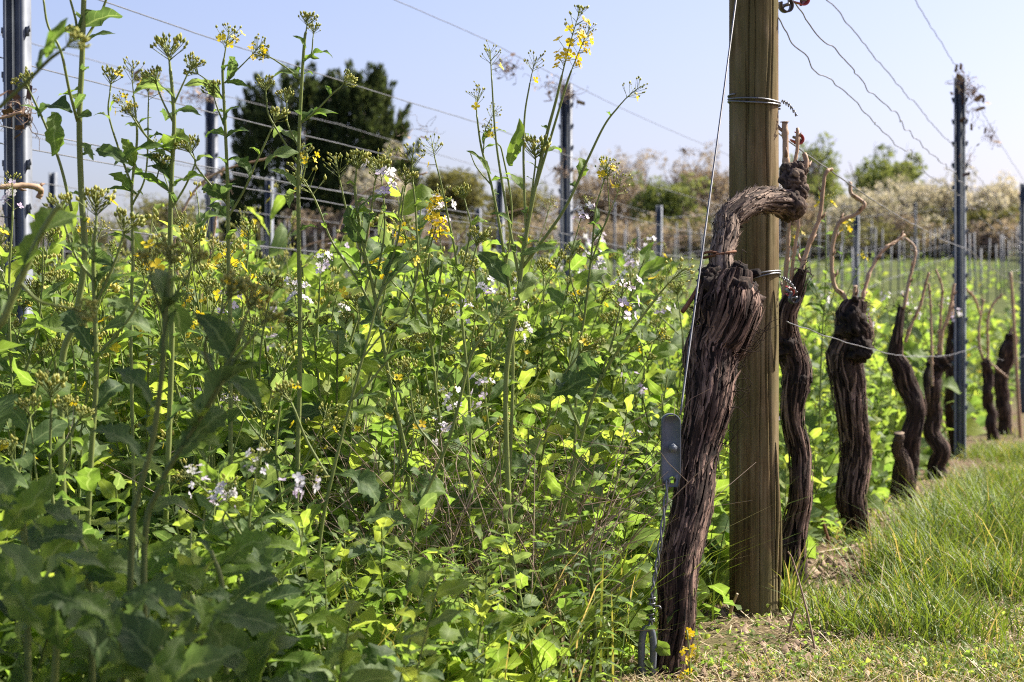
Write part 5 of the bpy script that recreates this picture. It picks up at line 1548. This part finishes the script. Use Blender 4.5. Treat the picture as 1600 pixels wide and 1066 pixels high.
# low ground-covering weeds beneath the crop
def undergrowth():
    rg = np.random.default_rng(31)
    leafs = []
    for q in range(14):
        g = Geo(); V, F, uv = leaf_arrays(rg, 0.05, 0.019 if q % 2 else 0.014, seg=5, cross=1, style=['oval', 'lyrate', 'oval'][q % 3], lobe=0.2, droop=rg.uniform(0.2, 1.4), fold=0.3, wave=0.2)
        leafs.append((V, F, uv))
    G = Geo()
    for (y0, y1, dens) in ((2.2, 3.4, 1100), (3.4, 5.0, 700), (5.0, 8.0, 250)):
        w = 0.30*y1
        n = int(dens*2*w*(y1-y0))
        X = rg.uniform(-w, w, n); Y = rg.uniform(y0, y1, n)
        l = lat(X, Y)
        ok = (np.abs(X) < 0.29*Y+0.05) & (l < -0.74+0.14*(vnoise(X*6, Y*6, 0)-0.5))
        X, Y, l = X[ok], Y[ok], l[ok]
        top = np.interp(l, [-1.5, -0.8, -0.62], [0.27, 0.18, 0.06])*(0.4+1.0*vnoise(X*5, Y*5, 2))
        Zz = rg.random(len(X))**0.8*top
        which = rg.integers(0, 14, len(X))
        for q in range(14):
            m = which == q
            k = m.sum()
            if not k: continue
            V, F, uv = leafs[q]
            a = rg.uniform(0, 6.28, k); pit = rg.uniform(-0.3, 1.0, k); s = rg.uniform(0.35, 1.15, k)
            d = np.stack([np.cos(a)*np.cos(pit), np.sin(a)*np.cos(pit), np.sin(pit)], 1)
            up = np.array([0, 0, 1.0])+rg.normal(size=(k, 3))*0.35
            z = up-(up*d).sum(1)[:, None]*d; z /= np.linalg.norm(z, axis=1)[:, None]
            x = np.cross(d, z)
            R = np.stack([x, d, z], 2)
            W = np.einsum('kij,vj->kvi', R, V)*s[:, None, None]+np.stack([X[m], Y[m], Zz[m]], 1)[:, None, :]
            FF = (F[None]+(np.arange(k)*len(V))[:, None, None]).reshape(-1, 3)
            T = np.repeat(np.clip(rg.normal(0.45, 0.22, k), 0, 1), len(V))
            G.add(W.reshape(-1, 3), FF, np.tile(uv, (k, 1)), T, 1 if q % 4 else 5)
    # tiny weeds on the bare strip under the vines
    n = 6000
    Y = 2.95+3.2*rg.random(n)**1.4; X = rg.uniform(0.0, 0.29, n)*Y; l = lat(X, Y)
    ok = (l > -0.8) & (vnoise(X*4+2, Y*4, 6)*0.7+vnoise(X*13, Y*13, 8)*0.3 > 0.47)
    X, Y = X[ok], Y[ok]; k = len(X)
    V, F, uv = leafs[0]
    a = rg.uniform(0, 6.28, k); pit = rg.uniform(-0.1, 1.0, k); s = rg.uniform(0.10, 0.36, k)
    d = np.stack([np.cos(a)*np.cos(pit), np.sin(a)*np.cos(pit), np.sin(pit)], 1)
    up = np.array([0, 0, 1.0])+rg.normal(size=(k, 3))*0.35
    z = up-(up*d).sum(1)[:, None]*d; z /= np.linalg.norm(z, axis=1)[:, None]
    R = np.stack([np.cross(d, z), d, z], 2)
    W = np.einsum('kij,vj->kvi', R, V)*s[:, None, None]+np.stack([X, Y, 0.012+0.03*rg.random(k)], 1)[:, None, :]
    G.add(W.reshape(-1, 3), (F[None]+(np.arange(k)*len(V))[:, None, None]).reshape(-1, 3), np.tile(uv, (k, 1)), np.repeat(np.clip(rg.normal(0.62, 0.2, k), 0, 1), len(V)), 1)
    o = G.build('low_weeds', CROP)
    tag(o, 'low leafy weeds and seedlings under the cover crop', 'weeds', kind='stuff')
    print('undergrowth', sum(len(f) for f in G.F))
undergrowth()

# vetch with fine paired leaflets scrambling through the lower crop
def vetch():
    rg = np.random.default_rng(35)
    G = Geo()
    tp = []
    for q in range(8):
        g = Geo(); h = rg.uniform(0.12, 0.22); ln = rg.normal(size=2)*0.10
        P = catmull([(0, 0, 0), (ln[0]*0.5, ln[1]*0.3, h*0.55), (ln[0]*1.4, ln[1], h)], 12)
        g.tube(P, np.linspace(0.0012, 0.0007, 12), 3, 0.5, 0, cap=False)
        for i in range(2, 12):
            a0 = rg.uniform(0, 6.28); c = P[i]
            tip = c+np.array([math.cos(a0)*0.05, math.sin(a0)*0.05, rg.uniform(-0.005, 0.03)])
            g.tube([c, (c+tip)/2+[0, 0, 0.004], tip], [0.0006, 0.0005, 0.0003], 3, 0.6, 0, cap=False)
            for j in range(5):
                f = 0.25+0.75*j/4; p = c*(1-f)+tip*f
                for sd in (-1, 1):
                    a = a0+sd*1.1
                    V, F, uv = leaf_arrays(rg, 0.016, 0.0036, seg=2, cross=1, style='oval', lobe=0, droop=0.3, fold=0.2, wave=0)
                    R = frame_from((math.cos(a), math.sin(a), rg.uniform(-0.1, 0.5)), np.array([0, 0, 1.0])+rg.normal(size=3)*0.3)
                    g.add(V @ R.T+p, F, uv, np.clip(rg.normal(0.42, 0.15), 0, 1), 1)
        tp.append(g.pack())
    n = 0
    while n < 80:
        y = rg.uniform(2.55, 4.2); x = rg.uniform(-0.2, 0.10)*y; l = lat(x, y)
        if l > -0.90 or l < -1.6 or vnoise(x*4, y*4, 3) < 0.45: continue
        V, F, U, T, Mi = tp[rg.integers(8)]
        s = rg.uniform(0.8, 1.4)
        G.add((V*s) @ rotz(rg.uniform(0, 6.28)).T+np.array([x, y, rg.uniform(0, 0.12)]), F, U, T, Mi); n += 1
    tag(G.build('vetch', CROP), 'fine-leaved vetch scrambling through the lower middle of the field', 'vetch', kind='stuff')
    print('vetch', sum(len(f) for f in G.F))
vetch()

# dry brown stems tangled in the lower middle
def dry_tangle():
    rg = np.random.default_rng(41)
    g = Geo()
    for i in range(260):
        px = rg.uniform(560, 920); d = rg.uniform(2.85, 3.4)
        b = at(px, 0, d); b[2] = 0
        if lat(b[0], b[1]) > -0.72: continue
        h = rg.uniform(0.12, 0.42)
        ln = rg.normal(size=2)*0.35*h
        P = catmull([b, b+[ln[0]*0.3+rg.normal()*.01, ln[1]*0.3, h*0.5], b+[ln[0], ln[1]*0.6, h]], 8)
        t = rg.uniform(0.4, 0.95)
        g.tube(P, np.linspace(0.0014, 0.0006, 8), 4, t, 0, cap=False)
        for k in range(rg.integers(2, 7)):
            p = P[rg.integers(3, 8)]; q = p+np.array([rg.normal()*0.06, rg.normal()*0.04, rg.uniform(0.0, 0.09)])
            g.tube([p, (p+q)/2+rg.normal(size=3)*0.006, q], [0.0008, 0.0006, 0.0004], 3, t, 0, cap=False)
    o = g.build('dry_stems', M['dry'])
    tag(o, 'tangle of thin dry brown stems in the lower middle of the field', 'dry stems', kind='stuff')
dry_tangle()

# pea plants with rounded blue-green leaflets
def pea_plant(px, py, d, label, seed, n=9):
    rg = np.random.default_rng(seed)
    b = at(px, 0, d); b[2] = 0
    root = thing('pea_plant', b, label, 'plant', 'pea plants in the foreground')
    H = CAM_H-(py-533)/FPX*d
    P = catmull([(0, 0, -0.01), (0.02, -0.01, H*0.5), (-0.02, -0.02, H)], 20)
    g = Geo(); g.tube(P, np.linspace(0.0025, 0.0014, 20), 6, 0.5, 0)
    for q in range(3):
        p = P[-1-q*4]; a = np.linspace(0, 1, 24); s = (-1)**q
        g.tube(np.stack([p[0]+s*0.08*a+0.008*np.cos(a*16)*a, p[1]-0.02*a, p[2]+0.03*a+0.010*np.sin(a*16)*a], 1), 0.0007, 4, 0.7, 0)
    g.build('stem', M['stem'], root)
    for i in range(n):
        f = 0.3+0.7*i/n; p = P[int(f*19)]
        for s in (-1, 1):
            a = i*2.2+(0 if s > 0 else math.pi)+rg.normal()*0.2
            me, L0 = LEAFV['oval'][rg.integers(14)]
            dr = np.array([math.cos(a), math.sin(a), rg.uniform(0.1, 0.8)])
            link('leaf', me, root, mat4(frame_from(dr, (0, -0.3, 1)), p+dr*0.008, rg.uniform(0.7, 1.15)*0.055/L0))
pea_plant(440, 850, 2.45, 'rounded-leaf pea plant low left of the middle', 1)
pea_plant(400, 900, 2.35, 'rounded-leaf pea plant nearest the bottom left flowers', 2)
pea_plant(470, 930, 2.4, 'rounded-leaf pea plant at the bottom below the arching stem', 3)
pea_plant(840, 860, 2.95, 'rounded-leaf pea plant left of the anchor rod', 4, 8)
pea_plant(815, 930, 2.85, 'rounded-leaf pea plant at the bottom right of the middle', 5, 7)

# big shaded leaves in the lower left corner, close to the camera
rgB = np.random.default_rng(51)
for i, (px, py, d, lab) in enumerate([(70, 900, 1.55, 'large-leaved mustard with a yellow-green leaf in the lower left corner'), (170, 960, 1.5, 'large-leaved shaded mustard at the bottom left'), (300, 930, 1.6, 'large-leaved shaded mustard right of the corner plant'), (20, 780, 1.7, 'large-leaved mustard at the left edge below the pale stalk'), (250, 1010, 1.45, 'large-leaved mustard lowest at the bottom left'),
                                     (390, 1010, 1.75, 'large-leaved mustard at the bottom, left of the pea plants'), (120, 830, 1.75, 'large-leaved mustard beneath the shaded foreground stem'), (520, 1040, 1.95, 'broad-leaved plant at the bottom below the arching stem'), (330, 860, 1.9, 'large-leaved mustard behind the second shaded stem')]):
    d += 0.3
    stems = [([(px+20, py+90), (px, py)], .006, .003, None, 1)]
    lv = []
    for k in range(12):
        a = k*2.4+rgB.normal()*0.3; r = rgB.uniform(60, 125)
        lv.append((px+rgB.normal()*8, py+rgB.uniform(0, 90), px+math.cos(a)*r, py+rgB.uniform(-60, 120), rgB.choice(['clasp', 'lyrate', 'lyrate']), math.sin(a)*0.06))
    FP(lab, d, stems, lv, seed=600+i, auto=0, name='broad_leaved_mustard')

# ------------------------------------------------------------------ grass, litter and clods right of the row
def grass():
    rg = np.random.default_rng(61)
    G = Geo()
    def blades(X, Y, H, Wd, T, bend):
        n = len(X)
        a = rg.uniform(0, 6.28, n)
        dx, dy = np.cos(a)*bend*H, np.sin(a)*bend*H
        sa = a+1.57+rg.normal(size=n)*0.5
        sx, sy = np.cos(sa)*Wd, np.sin(sa)*Wd
        lv = []
        for t, wf in ((0, 1), (0.4, 0.9), (0.75, 0.6)):
            cx, cy, cz = X+dx*t**1.8, Y+dy*t**1.8, H*(t-0.25*bend*t**2.5)-0.005*(t == 0)
            lv.append(np.stack([cx-sx*wf, cy-sy*wf, cz], 1)); lv.append(np.stack([cx+sx*wf, cy+sy*wf, cz], 1))
        lv.append(np.stack([X+dx, Y+dy, H*(1-0.25*bend)], 1))
        V = np.stack(lv, 1)
        k = np.arange(n)[:, None, None]*7
        F = np.array([(0,1,3),(0,3,2),(2,3,5),(2,5,4),(4,5,6)])[None]+k
        G.add(V.reshape(-1, 3), F.reshape(-1, 3), None, np.repeat(np.clip(T, 0, 1), 7), 0)
    def region(n, y0, y1):
        Y = rg.uniform(y0, y1, n); X = rg.uniform(0.0, 1, n)*(0.30*Y) + 0.0
        l = lat(X, Y)
        ok = (l > -0.74)
        return X[ok], Y[ok], l[ok]
    # short turf with dry patches
    for (n, y0, y1) in ((60000, 2.9, 4.2), (36000, 4.2, 6.5), (26000, 6.5, 11), (12000, 11, 20)):
        X, Y, l = region(n, y0, y1)
        pat = vnoise(X*2.6+3, Y*2.6, 1)*0.6+vnoise(X*7, Y*7, 5)*0.4
        dens = np.clip((pat-0.31)*3.2, 0.10, 1)*np.interp(l, [-0.75, -0.62, -0.5, -0.36], [0.30, 0.14, 0.16, 0.85])
        k = rg.random(len(X)) < dens
        X, Y, pat, l = X[k], Y[k], pat[k], l[k]
        H = (0.014+0.05*np.clip(pat-0.3, 0, 1)*1.6*np.interp(Y, [3.0, 4.0, 5.0], [0.6, 0.8, 1.2]))*rg.uniform(0.5, 1.7, len(X))
        dry = vnoise(X*1.9+8, Y*1.9, 7)
        T = rg.normal(0.46, 0.12, len(X))+np.where(rg.random(len(X)) < np.clip(dry*1.1-0.15, 0.08, 0.85)*np.interp(l, [-0.5, -0.1], [1.0, 0.45])*np.interp(Y, [3.6, 4.6], [1.0, 0.6]), 0.40, 0)
        blades(X, Y, H, rg.uniform(0.0009, 0.0019, len(X))*np.interp(Y, [3, 10], [1, 1.8]), T, rg.uniform(0.2, 1.2, len(X)))
    # blades standing among the weeds at the foot of the cover crop
    n = 2600
    Y = rg.uniform(2.5, 4.3, n); X = rg.uniform(-0.22, 0.12, n)*Y; l = lat(X, Y); k = (l < -0.74) & (l > -1.7)
    X, Y = X[k], Y[k]; n = len(X)
    blades(X, Y, rg.uniform(0.10, 0.34, n), rg.uniform(0.0010, 0.0022, n), rg.normal(0.45, 0.12, n)+np.where(rg.random(n) < 0.2, 0.4, 0), rg.uniform(0.3, 1.1, n))
    # long tufts
    tufts = [(1500, 900, 4.7, .15, .17), (1545, 860, 5.2, .2, .17), (1480, 860, 5.2, .12, .14), (1560, 910, 4.9, .2, .17), (1420, 930, 4.3, .09, .14), (1430, 985, 3.75, .10, .12), (1540, 800, 6.4, .15, .12), (1580, 790, 6.8, .2, .12), (1595, 730, 8.6, .3, .10), (1450, 940, 4.2, .12, .15), (1570, 960, 4.0, .12, .12),
             (1228, 935, 3.72, .022, .15), (1340, 1010, 3.5, .10, .10), (1470, 1020, 3.4, .12, .10)]
    for (px, py, d, rad, hh) in tufts:
        c = at(px, 0, d); n = int(950*(rad/0.2)**1.3)+30
        if px > 1300: c[0] += 0.0
        X = c[0]+rg.normal(size=n)*rad*0.55; Y = d+rg.normal(size=n)*rad*0.8
        H = 1.15*hh*rg.uniform(0.45, 1.25, n)*np.exp(-((X-c[0])**2+(Y-d)**2)/(2*(rad*1.1)**2))**0.4
        k = lat(X, Y) > -0.76
        T = rg.normal(0.40, 0.13, n)+np.where(rg.random(n) < 0.10, 0.40, 0)
        blades(X[k], Y[k], H[k], rg.uniform(0.0010, 0.0022, n)[k], T[k], rg.uniform(0.25, 1.0, n)[k])
    o = G.build('grass', M['grass'])
    tag(o, 'patchy green and straw coloured grass right of the vine row', 'grass', kind='stuff')
    print('grass', sum(len(f) for f in G.F))
    # litter
    L = Geo(); n = 14000
    Y = 2.9+6*rg.random(n)**1.5; X = rg.uniform(0, 0.29, n)*Y; l = lat(X, Y); k = (l > -0.8); X, Y = X[k], Y[k]; n = len(X)
    a = rg.uniform(0, 6.28, n); s = rg.uniform(0.008, 0.035, n); w = rg.uniform(0.0006, 0.0014, n)
    d = np.stack([np.cos(a), np.sin(a), rg.normal(size=n)*0.25], 1); sd = np.stack([-np.sin(a), np.cos(a), 0*a], 1)
    C = np.stack([X, Y, rg.uniform(0.012, 0.028, n)], 1)
    V = np.stack([C-d*s[:, None]-sd*w[:, None], C-d*s[:, None]+sd*w[:, None], C+d*s[:, None]+sd*w[:, None]*.5, C+d*s[:, None]-sd*w[:, None]*.5], 1).reshape(-1, 3)
    q = np.arange(n)*4
    L.add(V, np.vstack([np.stack([q, q+1, q+2], 1), np.stack([q, q+2, q+3], 1)]), None, np.repeat(rg.uniform(0.2, 0.8, n), 4))
    tag(L.build('straw_litter', M['straw']), 'bits of dry straw scattered over the soil under the vines', 'straw', kind='stuff')
    # clods
    Cg = Geo(); n = 6000
    Y = 3.0+4.5*rg.random(n)**1.3; X = rg.uniform(0.03, 0.29, n)*Y; l = lat(X, Y)
    k = (l > -0.85) & (l < -0.30); X, Y = X[k], Y[k]
    oct_ = np.array([(1,0,0),(-1,0,0),(0,1,0),(0,-1,0),(0,0,1),(0,0,-1)], float)
    of = [(0,2,4),(2,1,4),(1,3,4),(3,0,4),(2,0,5),(1,2,5),(3,1,5),(0,3,5)]
    for x, y in zip(X, Y):
        r = 0.004+0.014*rg.random()**3
        V = oct_*r*rg.uniform(0.6, 1.3, (6, 3))+rg.normal(size=(6, 3))*r*0.2
        Cg.add(V+[x, y, 0.012], of, None, rg.uniform(0.3, 0.7))
    tag(Cg.build('soil_clods', plain_material('clod_soil', [(0.2, (0.13, 0.085, 0.055)), (0.6, (0.25, 0.175, 0.115)), (0.9, (0.37, 0.28, 0.19))], rough=0.95, nscale=60, bump=0.6, bdist=0.003), smooth=False), 'crumbs and clods of brown soil under the vines', 'soil', kind='stuff')
grass()

# a few single things on the ground along the row
def stick(pts, r, label, name='dry_stick', mat='straw'):
    b = at(*pts[0])
    g = Geo(); g.tube(catmull([at(*p)-b for p in pts], 16), np.linspace(r, r*0.6, 16), 6)
    o = g.build(name, M[mat]); o.location = tuple(b)
    tag(o, label, 'stick', 'dry sticks and stems')
stick([(1262, 868, 4.72), (1300, 860, 4.76), (1348, 852, 4.82)], 0.0038, 'pale dry stick lying on the soil between second and third vines')
stick([(1140, 975, 3.6), (1143, 950, 3.58), (1152, 928, 3.56)], 0.0045, 'short broken pale twig standing at the foot of the wooden post', mat='straw')
stick([(1280, 1050, 3.2), (1262, 960, 3.24), (1240, 880, 3.26), (1231, 862, 3.26)], 0.0022, 'thin brown dead weed stem leaning in front of the wooden post', 'dead_weed_stem', 'dry')
stick([(1228, 1010, 3.35), (1240, 960, 3.36), (1246, 950, 3.36)], 0.003, 'short brown withered stalk right of the wooden post', 'dead_weed_stem', 'dry')
stick([(1296, 850, 4.9), (1290, 830, 4.9), (1284, 808, 4.9)], 0.005, 'reddish brown twig stuck in the soil behind the second vine', 'dead_weed_stem', 'rust')

# yellow sprig growing against the gnarled trunk
b = at(1076, 1075, 2.97); b[2] = 0
root = thing('yellow_flower_sprig', b, 'small bright yellow flower sprig at the foot of the gnarled vine', 'flower')
g = Geo(); H = CAM_H-(985-533)/FPX*2.97
g.tube(catmull([(0, 0, 0), (0.002, 0, H*0.5), (-0.003, 0, H)], 8), 0.0015, 5, 0.6, 0); g.build('stem', M['stem'], root)
rgY = np.random.default_rng(3); g = Geo()
for i in range(16):
    z = H*rgY.uniform(0.15, 1.0); add_flower(g, rgY, (rgY.normal()*0.005, rgY.normal()*0.004, z), rgY.normal(size=3)+np.array([0, -1, 0.3]), 0.0055, 3)
g.build('flowers', CROP, root)

# narrow-leaved dark spurge at the bottom, left of the anchor
b = at(925, 0, 2.85); b[2] = 0
root = thing('spurge_plant', b, 'dark narrow-leaved weed at the bottom left of the anchor rod', 'plant')
H = 0.235
g = Geo(); P = catmull([(0, 0, 0), (0.004, 0, H*0.5), (-0.004, 0, H)], 20); g.tube(P, np.linspace(0.004, 0.0025, 20), 6, 0.2, 0); g.build('stem', M['stem'], root)
for i in range(44):
    f = 0.15+0.85*i/44; a = i*2.4
    me, L0 = LEAFV['lance'][rgY.integers(14)]
    R = frame_from((math.cos(a), math.sin(a), 0.5*f-0.15), (0, 0, 1)); R[:, 0] *= 0.5
    link('leaf', me, root, mat4(R, P[int(f*19)], 0.055/L0))

print('triangles in all', sum(len(m.polygons) for m in {o.data for o in bpy.data.objects if o.type == 'MESH'}))
